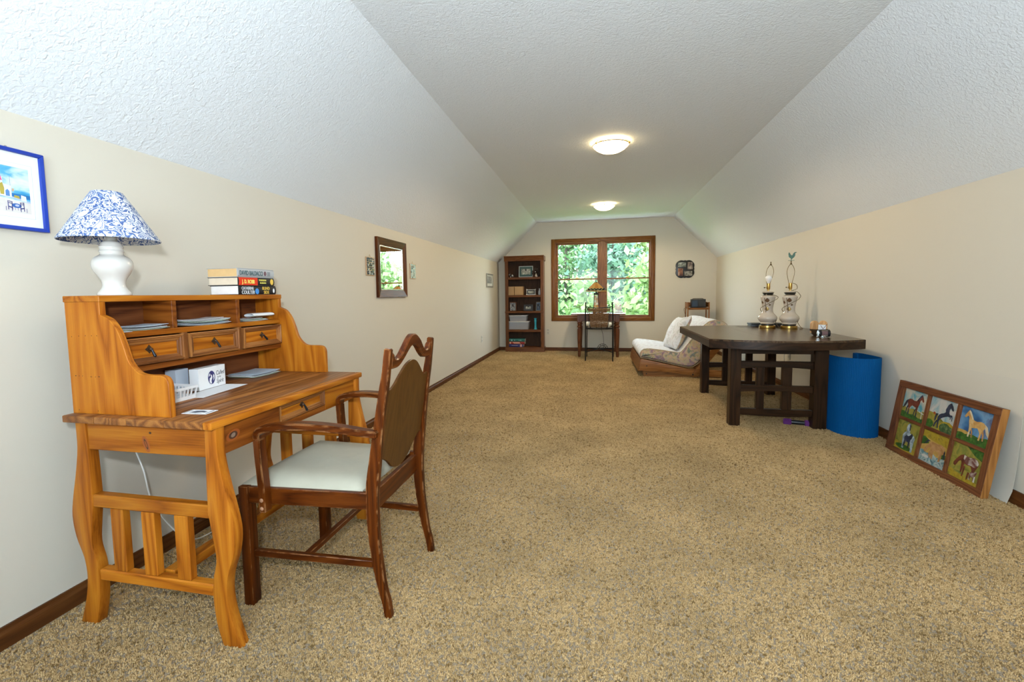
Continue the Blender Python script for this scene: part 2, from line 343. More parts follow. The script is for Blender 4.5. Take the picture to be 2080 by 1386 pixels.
# window_1: casing, jambs, two double-hung sashes each with an upper and a lower pane
win = bpy.data.objects.new('window_1', None); COL.objects.link(win); win.location = (0.115, YB, 0.65); ORG[win] = Vector(win.location); win['kind'] = 'structure'
cw = 0.066
for nm, a in (('casing_side', (WX0 - cw, WX0, WZ0 - cw, WZ1 + cw)), ('casing_side', (WX1, WX1 + cw, WZ0 - cw, WZ1 + cw)),
              ('casing_head', (WX0, WX1, WZ1, WZ1 + cw)), ('casing_foot', (WX0, WX1, WZ0 - cw, WZ0))):
    bm = BM(); box(bm, a[0], a[1], YB - 0.018, YB, a[2], a[3], 0.005, 2); part(nm, bm, OAKZ if 'side' in nm else OAKX, win)
MX0, MX1 = 0.050, 0.172     # mullion between the two units
for nm, a, m in (('jamb', (WX0, WX0 + 0.018, WZ0, WZ1), OAKZ), ('jamb', (WX1 - 0.018, WX1, WZ0, WZ1), OAKZ), ('jamb', (WX0, WX1, WZ1 - 0.012, WZ1), OAKX), ('stool', (WX0, WX1, WZ0, WZ0 + 0.012), OAKX)):
    bm = BM(); box(bm, a[0], a[1], YB - 0.004, YB + 0.11, a[2], a[3], 0.002); part(nm, bm, m, win)
bm = BM(); box(bm, MX0, MX1, YB + 0.004, YB + 0.11, WZ0, WZ1, 0.002); box(bm, MX0 + 0.03, MX1 - 0.03, YB - 0.012, YB + 0.004, WZ0, WZ1, 0.003); part('mullion', bm, OAKZ, win)
GL = glassmat('window_glass', (0.97, 0.99, 0.98), 0.012)
MR = 1.384
for (a, b) in ((WX0 + 0.018, MX0), (MX1, WX1 - 0.018)):
    for lower in (0, 1):
        yy = YB + (0.035 if lower else 0.068); z0, z1 = (WZ0 + 0.012, MR + 0.012) if lower else (MR - 0.012, WZ1 - 0.012)
        sw = 0.046; bm = BM()
        box(bm, a, a + sw - 0.006, yy, yy + 0.03, z0, z1, 0.003); box(bm, b - sw + 0.026, b, yy, yy + 0.03, z0, z1, 0.003)
        rb, rt_ = (0.034, 0.022) if lower else (0.022, 0.03)
        box(bm, a + sw - 0.006, b - sw + 0.026, yy, yy + 0.03, z0, z0 + rb, 0.003); box(bm, a + sw - 0.006, b - sw + 0.026, yy, yy + 0.03, z1 - rt_, z1, 0.003)
        sash = part('sash', bm, OAKX, win)
        bm = BM(); box(bm, a + sw - 0.008, b - sw + 0.028, yy + 0.012, yy + 0.016, z0 + rb - 0.003, z1 - rt_ + 0.003); part('pane', bm, GL, sash)
        if lower:
            bm = BM(); c = (a + b) / 2; box(bm, c - 0.03, c + 0.03, yy - 0.004, yy + 0.02, z1, z1 + 0.012, 0.003); box(bm, c - 0.012, c + 0.012, yy - 0.002, yy + 0.014, z1 + 0.012, z1 + 0.022, 0.003)
            part('sash_lock', bm, BRASS, sash)
win2 = bpy.data.objects.new('window_2', None); COL.objects.link(win2); win2.location = (0.125, YF, VZ0); ORG[win2] = Vector(win2.location); win2['kind'] = 'structure'
for a in ((VX0 - .066, VX0, VZ0 - .066, VZ1 + .066), (VX1, VX1 + .066, VZ0 - .066, VZ1 + .066), (VX0, VX1, VZ1, VZ1 + .066), (VX0, VX1, VZ0 - .066, VZ0)):
    bm = BM(); box(bm, a[0], a[1], YF, YF + 0.018, a[2], a[3], 0.004); part('casing', bm, OAKZ, win2)
for a in ((VX0, VX0 + .045, VZ0, VZ1), (VX1 - .045, VX1, VZ0, VZ1), (.095, .155, VZ0, VZ1), (VX0 + .045, VX1 - .045, VZ0, VZ0 + .05), (VX0 + .045, VX1 - .045, VZ1 - .05, VZ1)):
    bm = BM(); box(bm, a[0], a[1], YF - .08, YF - .045, a[2], a[3], 0.003); part('sash', bm, OAKZ, win2)
for a in ((VX0 + .043, .097), (.153, VX1 - .043)):
    bm = BM(); box(bm, a[0], a[1], YF - .064, YF - .060, VZ0 + .048, VZ1 - .048); part('pane', bm, GL, win2)
# ------------------------------------------------------------------ outside
bm = BM(); box(bm, -80, 80, YB + 2, 140, -3.3, -3.2); struct('lawn', bm, plain('lawn_grass', (0.10, 0.20, 0.035), 0.9, var=0.4, vscale=0.6))
BARK = plain('tree_bark', (0.10, 0.075, 0.055), 0.9, var=0.35, vscale=6)
def leafmat(name, c1, c2):
    if name in MATS: return MATS[name]
    m, nt, b = newmat(name); geo = N(nt, 'ShaderNodeNewGeometry'); mx = N(nt, 'ShaderNodeMix', data_type='RGBA')
    mx.inputs[6].default_value = (*c1, 1); mx.inputs[7].default_value = (*c2, 1); nt.links.new(geo.outputs['Random Per Island'], mx.inputs[0])
    nt.links.new(mx.outputs[2], b.inputs['Base Color']); b.inputs['Roughness'].default_value = 0.55
    tl = N(nt, 'ShaderNodeBsdfTranslucent'); nt.links.new(mx.outputs[2], tl.inputs[0]); ms = N(nt, 'ShaderNodeMixShader'); ms.inputs[0].default_value = 0.35
    out = nt.nodes['Material Output']; nt.links.new(b.outputs[0], ms.inputs[1]); nt.links.new(tl.outputs[0], ms.inputs[2]); nt.links.new(ms.outputs[0], out.inputs[0])
    MATS[name] = m; return m
def leaf_mesh(centres, size, mat, name, parent, flat=0.3):
    n = len(centres); a = rng.normal(size=(n, 3)); a /= np.linalg.norm(a, axis=1)[:, None]
    b = rng.normal(size=(n, 3)); b[:, 2] *= flat; b -= a * (a * b).sum(1)[:, None]; b /= np.linalg.norm(b, axis=1)[:, None]
    s = size * rng.uniform(0.6, 1.3, (n, 1)); c = centres - np.array(ORG[parent])
    V = np.stack([c - a * s, c + b * s * 0.55, c + a * s, c - b * s * 0.55], 1).reshape(-1, 3)
    me = bpy.data.meshes.new(name); me.vertices.add(4 * n); me.vertices.foreach_set('co', V.ravel())
    me.loops.add(4 * n); me.loops.foreach_set('vertex_index', np.arange(4 * n)); me.polygons.add(n); me.polygons.foreach_set('loop_start', np.arange(n) * 4)
    me.update(calc_edges=True); me.materials.append(mat)
    o = bpy.data.objects.new(name, me); COL.objects.link(o); o.parent = parent; ORG[o] = ORG[parent]; o['kind'] = 'stuff'; return o
def tree(x, y, ztop, rad, leaf, label, nl, size, zbot=-2.0, conifer=False):
    t = thing('conifer' if conifer else 'leafy_tree', label, 'tree', (x, y, -3.2), 'trees behind the house'); zc = (ztop + zbot) / 2
    bm = BM(); pts = spline([(x, y, -3.2), (x + rng.normal() * 0.2, y, zbot), (x + rng.normal() * 0.3, y + 0.2, zc), (x, y, ztop - 0.8)], 5)
    tube(bm, pts, [0.22 * (1 - 0.85 * i / (len(pts) - 1)) for i in range(len(pts))], 8); part('trunk', bm, BARK, t)
    if conifer:
        h = rng.uniform(0, 1, nl) ** 1.3; ang = rng.uniform(0, 6.283, nl); rr = rad * (1 - h) * np.sqrt(rng.uniform(0.15, 1, nl))
        C = np.stack([x + rr * np.cos(ang), y + rr * np.sin(ang), zbot + h * (ztop - zbot) - rr * 0.25], 1)
    else:
        nb = 7; bm = BM(); cl = []
        for k in range(26):
            d = rng.normal(size=3); d /= np.linalg.norm(d); q = rng.uniform(0.35, 0.95)
            cl.append((x + d[0] * rad * q, y + d[1] * rad * q, zc + d[2] * (ztop - zbot) / 2 * q))
            if k < nb: tube(bm, spline([(x, y, zbot + 0.3 * k / nb * (ztop - zbot)), ((x + cl[-1][0]) / 2, (y + cl[-1][1]) / 2, zc * 0.6 + cl[-1][2] * 0.4), cl[-1]], 4), [0.09 - 0.008 * i for i in range(9)], 6)
        part('branch', bm, BARK, t, kind='stuff')
        cl = np.array(cl); idx = rng.integers(0, len(cl), nl); C = cl[idx] + rng.normal(size=(nl, 3)) * np.array([0.36, 0.36, 0.26]) * rad * 0.72
    leaf_mesh(C, size, leaf, 'foliage', t); return t
LA = leafmat('sunlit_leaf', (0.14, 0.24, 0.06), (0.34, 0.42, 0.17)); LB = leafmat('mid_green_leaf', (0.06, 0.14, 0.04), (0.20, 0.30, 0.12)); LC = leafmat('blue_green_leaf', (0.05, 0.12, 0.065), (0.15, 0.25, 0.15)); LD = leafmat('needle_leaf', (0.03, 0.10, 0.04), (0.08, 0.18, 0.07))
for args in (
    (-3.3, 17.0, 3.9, 1.7, LB, 'mid green tree close outside the left window unit', 3000, 0.16, -2.4),
    (-0.5, 20.5, 1.9, 1.5, LA, 'bright yellow green young tree low in the left panes', 2600, 0.17, -3.0),
    (2.3, 17.5, 3.6, 1.7, LA, 'sunlit yellow green tree outside the right window unit', 3000, 0.16, -2.6),
    (4.3, 22.5, 2.6, 1.6, LB, 'mid green round tree beside the sunlit tree at right', 2600, 0.17, -2.6),
    (0.9, 26.5, 5.2, 2.1, LC, 'blue green tree standing behind the window mullion', 3200, 0.20),
    (-4.4, 24.5, 4.8, 2.0, LC, 'blue green tree at the left edge of the window view', 3000, 0.20),
    (5.6, 29.0, 5.6, 2.2, LC, 'tall blue green tree at the right edge of the window view', 3200, 0.21),
    (-2.0, 32.0, 6.6, 2.6, LB, 'distant mid green tree behind the left panes', 3600, 0.22),
    (2.4, 36.5, 8.0, 2.9, LA, 'distant tall pale green tree behind the right panes', 3800, 0.25),
    (-5.6, 39.0, 8.0, 2.9, LB, 'distant mid green tree furthest left', 3600, 0.25),
    (7.7, 23.5, 3.5, 1.7, LA, 'low sunlit tree seen in the wall mirror', 4200, 0.17, -1.6),
    (12.8, 27.0, 2.2, 2.2, LB, 'rounded green tree at the far right of the lawn', 3000, 0.18, -3.0),
    (17.5, 33.0, 2.8, 2.6, LA, 'pale green tree furthest right on the lawn', 3000, 0.21, -3.0)):
    tree(*args[:8], *(args[8:] or ()))
for x, y, zt, lb in ((10.6, 33.5, 4.6, 'dark conifer with the tallest pointed top behind low trees'), (13.6, 37, 4.0, 'dark conifer with a shorter pointed top at right')):
    tree(x, y, zt, 1.3, LD, lb, 2600, 0.18, -2.5, True)
# ------------------------------------------------------------------ writing desk
HX, HY, HZ = wood('honey', 'X'), wood('honey', 'Y'), wood('honey', 'Z')
DKX, DKY = wood('honeydark', 'X'), wood('honeydark', 'Y'); WNX, WNY = wood('walnut', 'X'), wood('walnut', 'Y')
PULL = plain('black_iron_pull', (0.018, 0.02, 0.024), 0.35, 0.7)
desk = thing('writing_desk', 'rustic honey pine writing desk with scrolled hutch and curved legs against left wall', 'desk', (-1.44, 1.64, 0))
DX0, DX1, DY0, DY1, DZ = -1.732, -1.146, 1.170, 2.106, 0.740
# top: boards edge to edge, darker boards with a light nosing in front
for a, b, m in ((DX0, -1.60, WNY), (-1.60, -1.47, WNY), (-1.47, -1.325, WNY), (-1.325, -1.18, WNY), (-1.18, DX1, HY)):
    bm = BM(); box(bm, a, b - 0.0008, DY0, DY1, DZ - 0.024, DZ, 0.004, 2); part('top_board', bm, m, desk)
LEGL = [(-1.193, .716), (-1.196, .62), (-1.199, .52), (-1.199, .439), (-1.189, .367), (-1.180, .288), (-1.195, .225), (-1.200, .162), (-1.193, .081), (-1.172, 0)]
LEGR = [(-1.104, 0), (-1.134, .089), (-1.147, .169), (-1.140, .238), (-1.114, .31), (-1.104, .382), (-1.115, .454), (-1.134, .532), (-1.151, .625), (-1.151, .716)]
prof = [(p.x, p.y) for p in spline([(a, b, 0) for a, b in LEGL], 4)] + [(p.x, p.y) for p in spline([(a, b, 0) for a, b in LEGR], 4)]
CXD = (DX0 + DX1) / 2
for y0, y1 in ((1.190, 1.226), (2.048, 2.084)):
    for mir in (0, 1):
        pr = [(2 * (CXD + 0.012) - a - 0.004, b) for a, b in prof][::-1] if mir else prof
        bm = BM(); prism(bm, pr, 'Y', y0, y1, 0.003, 2); part('leg', bm, HZ, desk)
    bm = BM(); box(bm, -1.662, -1.196, y0 + 0.004, y1 - 0.008, 0.621, 0.716, 0.002); part('end_apron', bm, HX, desk)
    bm = BM(); box(bm, -1.66, -1.196, y0, y1 - 0.002, 0.422, 0.466, 0.004); part('upper_rail', bm, HX, desk)
    bm = BM(); box(bm, -1.655, -1.198, y0, y1 - 0.002, 0.164, 0.203, 0.004); part('lower_rail', bm, HX, desk)
    for xa in (-1.594, -1.468, -1.337):
        bm = BM(); box(bm, xa, xa + 0.052, y0 + 0.003, y1 - 0.005, 0.203, 0.422, 0.003); part('end_slat', bm, HZ, desk)
bm = BM(); box(bm, -1.43, -1.385, 1.226, 2.048, 0.172, 0.208, 0.003); part('stretcher', bm, HY, desk)
bm = BM(); box(bm, -1.715, -1.69, 1.226, 2.048, 0.621, 0.716, 0.002); part('back_apron', bm, HY, desk)
for a, b in ((1.226, 1.500), (1.800, 2.048)):
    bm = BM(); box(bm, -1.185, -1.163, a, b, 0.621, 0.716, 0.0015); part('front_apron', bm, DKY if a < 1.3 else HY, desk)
bm = BM(); box(bm, -1.185, -1.163, 1.500, 1.800, 0.621, 0.645, 0.0015); part('front_apron', bm, DKY, desk)
KNOT = plain('dark_pine_knot', (0.055, 0.018, 0.006), 0.6); KNOTC = plain('grey_knot_centre', (0.20, 0.13, 0.09), 0.7); KNOTR = plain('reddish_knot_halo', (0.27, 0.06, 0.006), 0.5)
def knot(o, c, ax, rings):
    for i, (m, a, b, t) in enumerate(rings):
        bm = BM(); P = [(c[0] + a * math.cos(q) * math.cos(t) - b * math.sin(q) * math.sin(t), c[1] + a * math.cos(q) * math.sin(t) + b * math.sin(q) * math.cos(t)) for q in np.linspace(0, 6.283, 17)[:-1]]
        if ax == 'Y': prism(bm, P, 'Y', c[2] - 0.0002 * (i + 1), c[2] + 0.001)
        else: prism(bm, P, 'X', c[2] - 0.001, c[2] + 0.0002 * (i + 1))
        part('wood_knot', bm, m, o)
_fa = [o for o in desk.children if o.name.startswith('front_apron')][0]; knot(_fa, (1.272, 0.672, -1.163), 'X', ((KNOTR, .030, .017, .2), (KNOT, .019, .012, .1), (KNOTC, .010, .007, .3)))
_ea = [o for o in desk.children if o.name.startswith('end_apron')][0]; knot(_ea, (-1.424, 0.652, 1.194), 'Y', ((KNOTR, .012, .028, .35), (KNOT, .005, .019, .35), (KNOTR, .0025, .012, .35))); knot(_ea, (-1.405, 0.690, 1.194), 'Y', ((KNOT, .005, .004, 0),))
def drawer(y0, y1, z0, z1, xf, deep, parent, mw, handle_tilt, fx):
    """drawer with mitred moulding frame round a sunk panel and a drop pull; front faces +x at xf"""
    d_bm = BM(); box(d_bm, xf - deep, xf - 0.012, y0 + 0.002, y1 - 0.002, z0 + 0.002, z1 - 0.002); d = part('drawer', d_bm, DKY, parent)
    bm = BM(); box(bm, xf - 0.012, xf - 0.008, y0 + mw - 0.003, y1 - mw + 0.003, z0 + mw - 0.003, z1 - mw + 0.003); part('drawer_panel', bm, HY, d)
    for k in range(4):
        bm = BM(); o = [(y0, z0), (y1, z0), (y1, z1), (y0, z1)]; i = [(y0 + mw, z0 + mw), (y1 - mw, z0 + mw), (y1 - mw, z1 - mw), (y0 + mw, z1 - mw)]
        a, b = o[k], o[(k + 1) % 4]; c, e = i[(k + 1) % 4], i[k]
        def mid(p, q, t): return (p[0] + (q[0] - p[0]) * t, p[1] + (q[1] - p[1]) * t)
        rows = [(0.0, -0.012), (0.0, 0.004), (0.18, 0.006), (0.28, 0.001), (0.42, 0.001), (0.6, -0.003), (0.85, -0.004), (1.0, -0.007), (1.0, -0.013)]
        ring = []
        for t, h in rows:
            p, q = mid(a, e, t), mid(b, c, t); ring.append((bm.verts.new((xf + h, p[0], p[1])), bm.verts.new((xf + h, q[0], q[1]))))
        fs = [bm.faces.new((ring[j][0], ring[j][1], ring[j + 1][1], ring[j + 1][0])) for j in range(len(ring) - 1)]
        bmesh.ops.recalc_face_normals(bm, faces=fs); part('drawer_moulding', bm, WNY if k % 2 == 0 else wood('walnut', 'Z'), d, 20)
    yc, zc = (y0 + y1) / 2, (z0 + z1) / 2
    bm = BM(); prism(bm, [(yc + 0.016 * (1 if j % 2 == 0 else 0.62) * math.cos(math.pi * j / 4), zc + 0.004 + 0.016 * (1 if j % 2 == 0 else 0.62) * math.sin(math.pi * j / 4)) for j in range(8)], 'X', xf - 0.008, xf - 0.0055); ball(bm, (xf - 0.001, yc, zc + 0.004), 0.006, 10); part('pull_plate', bm, plain('rusty_iron_plate', (0.07, 0.038, 0.02), 0.5, 0.4), d)
    dr = Vector((0.25, handle_tilt, -1)).normalized(); p0 = Vector((xf + 0.004, yc, zc + 0.003))
    bm = BM(); tube(bm, [p0, p0 + dr * 0.008, p0 + dr * 0.026, p0 + dr * 0.030], [0.003, 0.004, 0.0052, 0.002], 10); part('drop_pull', bm, PULL, d); return d
drawer(1.503, 1.798, 0.647, 0.713, -1.165, 0.30, desk, 0.020, 0.35, 1)
# hutch: side panels with the scrolled front edge
hp = [(-1.729, .740), (-1.729, 1.115), (-1.584, 1.115), (-1.584, 1.072)]
hp += [(p.x, p.y) for p in spline([(a, b, 0) for a, b in ((-1.582, 1.071), (-1.551, 1.058), (-1.532, 1.039), (-1.517, 1.016), (-1.508, .995), (-1.497, .964), (-1.486, .928), (-1.474, .908), (-1.459, .892), (-1.443, .881), (-1.421, .8765), (-1.379, .876), (-1.359, .875), (-1.343, .869), (-1.334, .857), (-1.331, .843))], 3)]
hp += [(-1.331, .740)]
HY0, HY1, HT = 1.204, 2.100, 0.021
for y0, y1 in ((HY0, HY0 + HT), (HY1 - HT, HY1)):
    bm = BM(); prism(bm, hp, 'Y', y0, y1, 0.0015); sd = part('hutch_side', bm, HZ, desk)
    if y0 < 1.3:      # old nail holes, dots sunk in the panel
        bm = BM()
        for nx, nz in [(-1.708, 1.0), (-1.678, 1.002), (-1.650, 1.003), (-1.624, 1.003), (-1.603, 1.003), (-1.706, .868), (-1.703, .868), (-1.690, .868), (-1.676, .868), (-1.642, .866), (-1.637, .866), (-1.622, .866), (-1.609, .867), (-1.605, .867), (-1.702, .752), (-1.622, .751)]:
            ball(bm, (nx, y0, nz), 0.0016, 6, (1, 0.25, 1))
        part('nail_hole', bm, plain('nail_hole_dark', (0.03, 0.012, 0.005), 0.8), sd, kind='stuff')
bm = BM(); box(bm, DX0, -1.581, HY0 - 0.002, HY1 + 0.002, 1.114, 1.135, 0.002); part('hutch_top', bm, HY, desk)
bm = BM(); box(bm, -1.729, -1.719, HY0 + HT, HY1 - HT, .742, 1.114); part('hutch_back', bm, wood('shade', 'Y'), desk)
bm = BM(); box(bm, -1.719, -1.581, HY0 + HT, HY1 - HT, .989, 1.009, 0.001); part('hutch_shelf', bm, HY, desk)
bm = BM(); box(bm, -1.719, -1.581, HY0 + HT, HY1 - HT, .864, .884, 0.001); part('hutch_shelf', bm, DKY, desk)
for yc in (1.478, 1.803):
    bm = BM(); box(bm, -1.719, -1.583, yc - 0.010, yc + 0.010, 1.009, 1.114, 0.001); part('cubby_divider', bm, DKX, desk)  # darker wood paints the cubbyhole shade onto the dividers
for yc in (1.517, 1.804):
    bm = BM(); box(bm, -1.719, -1.582, yc - 0.012, yc + 0.012, .884, .989, 0.001); part('drawer_divider', bm, wood('walnut', 'Z'), desk)
for a, b, tl in ((HY0 + HT + 0.003, 1.503, 0.25), (1.531, 1.790, 0.4), (1.818, HY1 - HT - 0.003, 0.75)):
    drawer(a, b, .888, .984, -1.576, 0.13, desk, 0.024, tl, 1)

# ------------------------------------------------------------------ things on the hutch and desk
lx, ly, lz = -1.650, 1.311, 1.135
lamp = thing('table_lamp', 'white ceramic table lamp with blue scroll patterned shade on the desk hutch', 'lamp', (lx, ly, lz))
prof = [(0.0, 1.1352), (0.070, 1.1352), (0.078, 1.1375), (0.077, 1.143), (0.066, 1.153), (0.056, 1.163), (0.0525, 1.173), (0.055, 1.186), (0.066, 1.200), (0.082, 1.215), (0.0925, 1.230), (0.0945, 1.243), (0.090, 1.256), (0.079, 1.266), (0.065, 1.272), (0.054, 1.277), (0.0535, 1.284), (0.057, 1.288), (0.0535, 1.292), (0.053, 1.299), (0.056, 1.303), (0.052, 1.308), (0.046, 1.316), (0.036, 1.322), (0.028, 1.325), (0.027, 1.338), (0.0, 1.339)]
bm = BM(); lathe(bm, [(p.x, p.y) for p in spline([(a * 0.625, b, 0) for a, b in prof], 3)], lx, ly, 48); part('lamp_base', bm, CERAMIC, lamp, 60)
bm = BM(); tube(bm, [(lx, ly, 1.337), (lx, ly, 1.375)], 0.016, 16); part('socket', bm, BRASS, lamp)
bm = BM(); ball(bm, (lx, ly, 1.415), 0.028, 14, (1, 1, 1.25)); part('bulb', bm, plain('frosted_bulb', (0.85, 0.85, 0.84), 0.3), lamp)
bm = BM()
for s in (-1, 1): tube(bm, spline([(lx, ly + s * 0.012, 1.375), (lx, ly + s * 0.045, 1.42), (lx, ly + s * 0.03, 1.46), (lx, ly, 1.484)], 6), 0.0015, 6)
for k in range(3): tube(bm, [(lx, ly, 1.482), (lx + 0.042 * math.cos(2.1 * k), ly + 0.042 * math.sin(2.1 * k), 1.486)], 0.0012, 6)
part('harp', bm, BRASS, lamp)
def shademat():
    m, nt, b = newmat('blue_scroll_print'); tc = N(nt, 'ShaderNodeTexCoord')
    nz = N(nt, 'ShaderNodeTexNoise'); nz.inputs['Scale'].default_value = 34; nz.inputs['Detail'].default_value = 1
    nt.links.new(tc.outputs['Object'], nz.inputs['Vector'])
    ad = N(nt, 'ShaderNodeMix', data_type='RGBA', blend_type='LINEAR_LIGHT'); ad.inputs[0].default_value = 0.03
    nt.links.new(tc.outputs['Object'], ad.inputs[6]); nt.links.new(nz.outputs['Color'], ad.inputs[7])
    n1 = N(nt, 'ShaderNodeTexNoise'); n1.inputs['Scale'].default_value = 40; n1.inputs['Detail'].default_value = 0.0; n1.inputs['Distortion'].default_value = 1.1
    nt.links.new(ad.outputs[2], n1.inputs['Vector'])
    # contour lines of the warped noise give curling stems
    mu = N(nt, 'ShaderNodeMath', operation='MULTIPLY'); mu.inputs[1].default_value = 4.0; nt.links.new(n1.outputs['Fac'], mu.inputs[0])
    pg = N(nt, 'ShaderNodeMath', operation='PINGPONG'); pg.inputs[1].default_value = 0.5; nt.links.new(mu.outputs[0], pg.inputs[0])
    cr = N(nt, 'ShaderNodeValToRGB'); e = cr.color_ramp.elements
    e[0].position = 0.20; e[0].color = (0.12, 0.20, 0.40, 1); e[1].position = 0.26; e[1].color = (0.66, 0.67, 0.68, 1); k = e.new(0.05); k.color = (0.05, 0.09, 0.26, 1)
    nt.links.new(pg.outputs[0], cr.inputs[0]); nt.links.new(cr.outputs[0], b.inputs['Base Color']); b.inputs['Roughness'].default_value = 0.85
    return m
SH = shademat(); bm = BM()
n = 56; rim = [(0.1425, 1.324), (0.1428, 1.327), (0.116, 1.371), (0.075, 1.440), (0.0440, 1.490), (0.0430, 1.490), (0.074, 1.438), (0.115, 1.369), (0.1413, 1.325)]
lathe(bm, rim + [rim[0]], lx, ly, n)
bmesh.ops.rotate(bm, verts=bm.verts, cent=(lx, ly, 1.41), matrix=Matrix.Rotation(R(-0.6), 3, 'Y')); part('lamp_shade', bm, SH, lamp, 50)
bm = BM(); tube(bm, spline([(lx - 0.025, ly + 0.035, 1.139), (-1.70, 1.38, 1.139), (-1.742, 1.40, 1.13), (-1.752, 1.41, 0.95), (-1.752, 1.41, 0.70), (-1.760, 1.42, 0.62), (-1.765, 1.43, 0.55), (-1.74, 1.44, 0.45), (-1.74, 1.47, 0.30), (-1.73, 1.56, 0.13), (-1.74, 1.66, 0.05), (-1.78, 1.85, 0.012)], 8), 0.003, 6); part('cord', bm, plain('white_cord_vinyl', (0.75, 0.74, 0.70), 0.4), lamp)
# three hardbacks in a stack
PAGE = plain('page_edges_cream', (0.72, 0.60, 0.45), 0.8, var=0.12, vscale=40)
PAGEW = plain('page_edges_pale', (0.78, 0.74, 0.70), 0.8, var=0.1, vscale=40)
GOLD = plain('gold_foil_print', (0.80, 0.52, 0.08), 0.4); SILV = plain('silver_print', (0.75, 0.76, 0.78), 0.4)
YEL = plain('yellow_print', (0.85, 0.75, 0.15), 0.5); RED = plain('red_jacket', (0.70, 0.035, 0.01), 0.3); INK = plain('black_jacket', (0.012, 0.012, 0.016), 0.28)
GREY = plain('grey_jacket', (0.42, 0.43, 0.44), 0.3); TEAL = plain('dark_teal_print', (0.04, 0.10, 0.11), 0.5)
def hardback(y0, y1, x0, x1, z0, z1, jacket, page, label):
    b = thing('hardback_book', label, 'book', ((x0 + x1) / 2, (y0 + y1) / 2, z0), 'hardbacks stacked on the desk hutch')
    bm = BM(); box(bm, x0, x1, y0, y1, z0, z0 + 0.0025); box(bm, x0, x1, y0, y1, z1 - 0.0025, z1)
    zm = (z0 + z1) / 2; h = (z1 - z0) / 2
    prism(bm, [(x1 - 0.004, z0), (x1 + 0.002, z0 + 0.3 * h), (x1 + 0.004, zm), (x1 + 0.002, z1 - 0.3 * h), (x1 - 0.004, z1)], 'Y', y0, y1); part('cover', bm, jacket, b)
    bm = BM(); box(bm, x0 + 0.004, x1 - 0.004, y0 + 0.0025, y1 - 0.003, z0 + 0.0026, z1 - 0.0026); part('page_block', bm, page, b); return b
U, V = (0, 1, 0), (0, 0, 1)
bx1 = -1.589
b = hardback(1.822, 2.068, bx1 - 0.155, bx1, 1.1352, 1.178, INK, PAGEW, 'thick black hardback with white and gold spine lettering at bottom of the stack')
xs = bx1 + 0.0046
lettering('CATHERINE', 0.020, (xs, 1.834, 1.1585), U, V, SILV, b, xs=0.72); lettering('COULTER', 0.024, (xs, 1.834, 1.1385), U, V, SILV, b, xs=0.78)
lettering('BLIND', 0.021, (xs, 1.968, 1.1585), U, V, GOLD, b, xs=0.9); lettering('SIDE', 0.022, (xs, 1.978, 1.139), U, V, GOLD, b, xs=0.9)
bm = BM(); prism(bm, ellipse(1.933, 1.151, 0.012, 0.014), 'X', xs - 0.0008, xs + 0.0004); part('spine_picture', bm, plain('blue_spine_picture', (0.05, 0.25, 0.65), 0.4), b)
bm = BM(); prism(bm, ellipse(2.05, 1.154, 0.006, 0.011), 'X', xs - 0.0008, xs + 0.0004); part('spine_picture', bm, SILV, b)
b = hardback(1.820, 2.057, bx1 - 0.162, bx1 + 0.001, 1.1784, 1.2158, INK, PAGE, 'black and red spined hardback in the middle of the stack')
xs = bx1 + 0.0056
bm = BM(); box(bm, xs - 0.004, xs, 1.8205, 1.938, 1.1795, 1.2148); part('red_spine_panel', bm, RED, b)
lettering('J. D. ROBB', 0.025, (xs + 0.0004, 1.838, 1.1875), U, V, YEL, b, xs=0.70, font_bold=0.0005)
lettering('POSSESSION', 0.0115, (xs, 1.948, 1.200), U, V, YEL, b, xs=0.78); lettering('IN DEATH', 0.0105, (xs, 1.955, 1.1875), U, V, YEL, b, xs=0.85)
bm = BM(); prism(bm, ellipse(2.037, 1.197, 0.011, 0.015), 'X', xs - 0.0008, xs + 0.0004); part('spine_picture', bm, GOLD, b)
b = hardback(1.820, 2.060, bx1 - 0.166, bx1 - 0.001, 1.2162, 1.2575, GREY, plain('page_edges_tan', (0.70, 0.45, 0.20), 0.8, var=0.12, vscale=40), 'grey jacketed hardback with dark teal lettering on top of the stack')
xs = bx1 + 0.0036
lettering('DAVID BALDACCI', 0.030, (xs, 1.828, 1.226), U, V, TEAL, b, xs=0.62, font_bold=0.0002)
bm = BM(); prism(bm, ellipse(1.995, 1.237, 0.0085, 0.011), 'X', xs - 0.0008, xs + 0.0004); part('spine_picture', bm, plain('dark_rose_print', (0.16, 0.08, 0.10), 0.5), b)
bm = BM(); box(bm, xs - 0.001, xs + 0.0003, 2.012, 2.030, 1.226, 1.246); part('spine_picture', bm, plain('grey_spine_block', (0.22, 0.24, 0.26), 0.5), b)
# papers in the cubbyholes and on the desk
def sheet(bm, cx, cy, z, w, d, a, curl=0.0, t=0.0006):
    M = Matrix.Translation((cx, cy, z)) @ Matrix.Rotation(a, 4, 'Z'); n = 6; top = []; bot = []
    for i in range(n + 1):
        u = i / n - 0.5; h = curl * (2 * u) ** 2
        top.append([bm.verts.new(M @ Vector((s * w / 2, u * d, h + t))) for s in (-1, 1)]); bot.append([bm.verts.new(M @ Vector((s * w / 2, u * d, h))) for s in (-1, 1)])
    for i in range(n):
        bm.faces.new((top[i][0], top[i][1], top[i + 1][1], top[i + 1][0])); bm.faces.new((bot[i][0], bot[i + 1][0], bot[i + 1][1], bot[i][1]))
        for s in (0, 1): bm.faces.new((top[i][s], top[i + 1][s], bot[i + 1][s], bot[i][s]))
    bm.faces.new((top[0][0], bot[0][0], bot[0][1], top[0][1])); bm.faces.new((top[n][0], top[n][1], bot[n][1], bot[n][0]))
    bmesh.ops.recalc_face_normals(bm, faces=bm.faces)
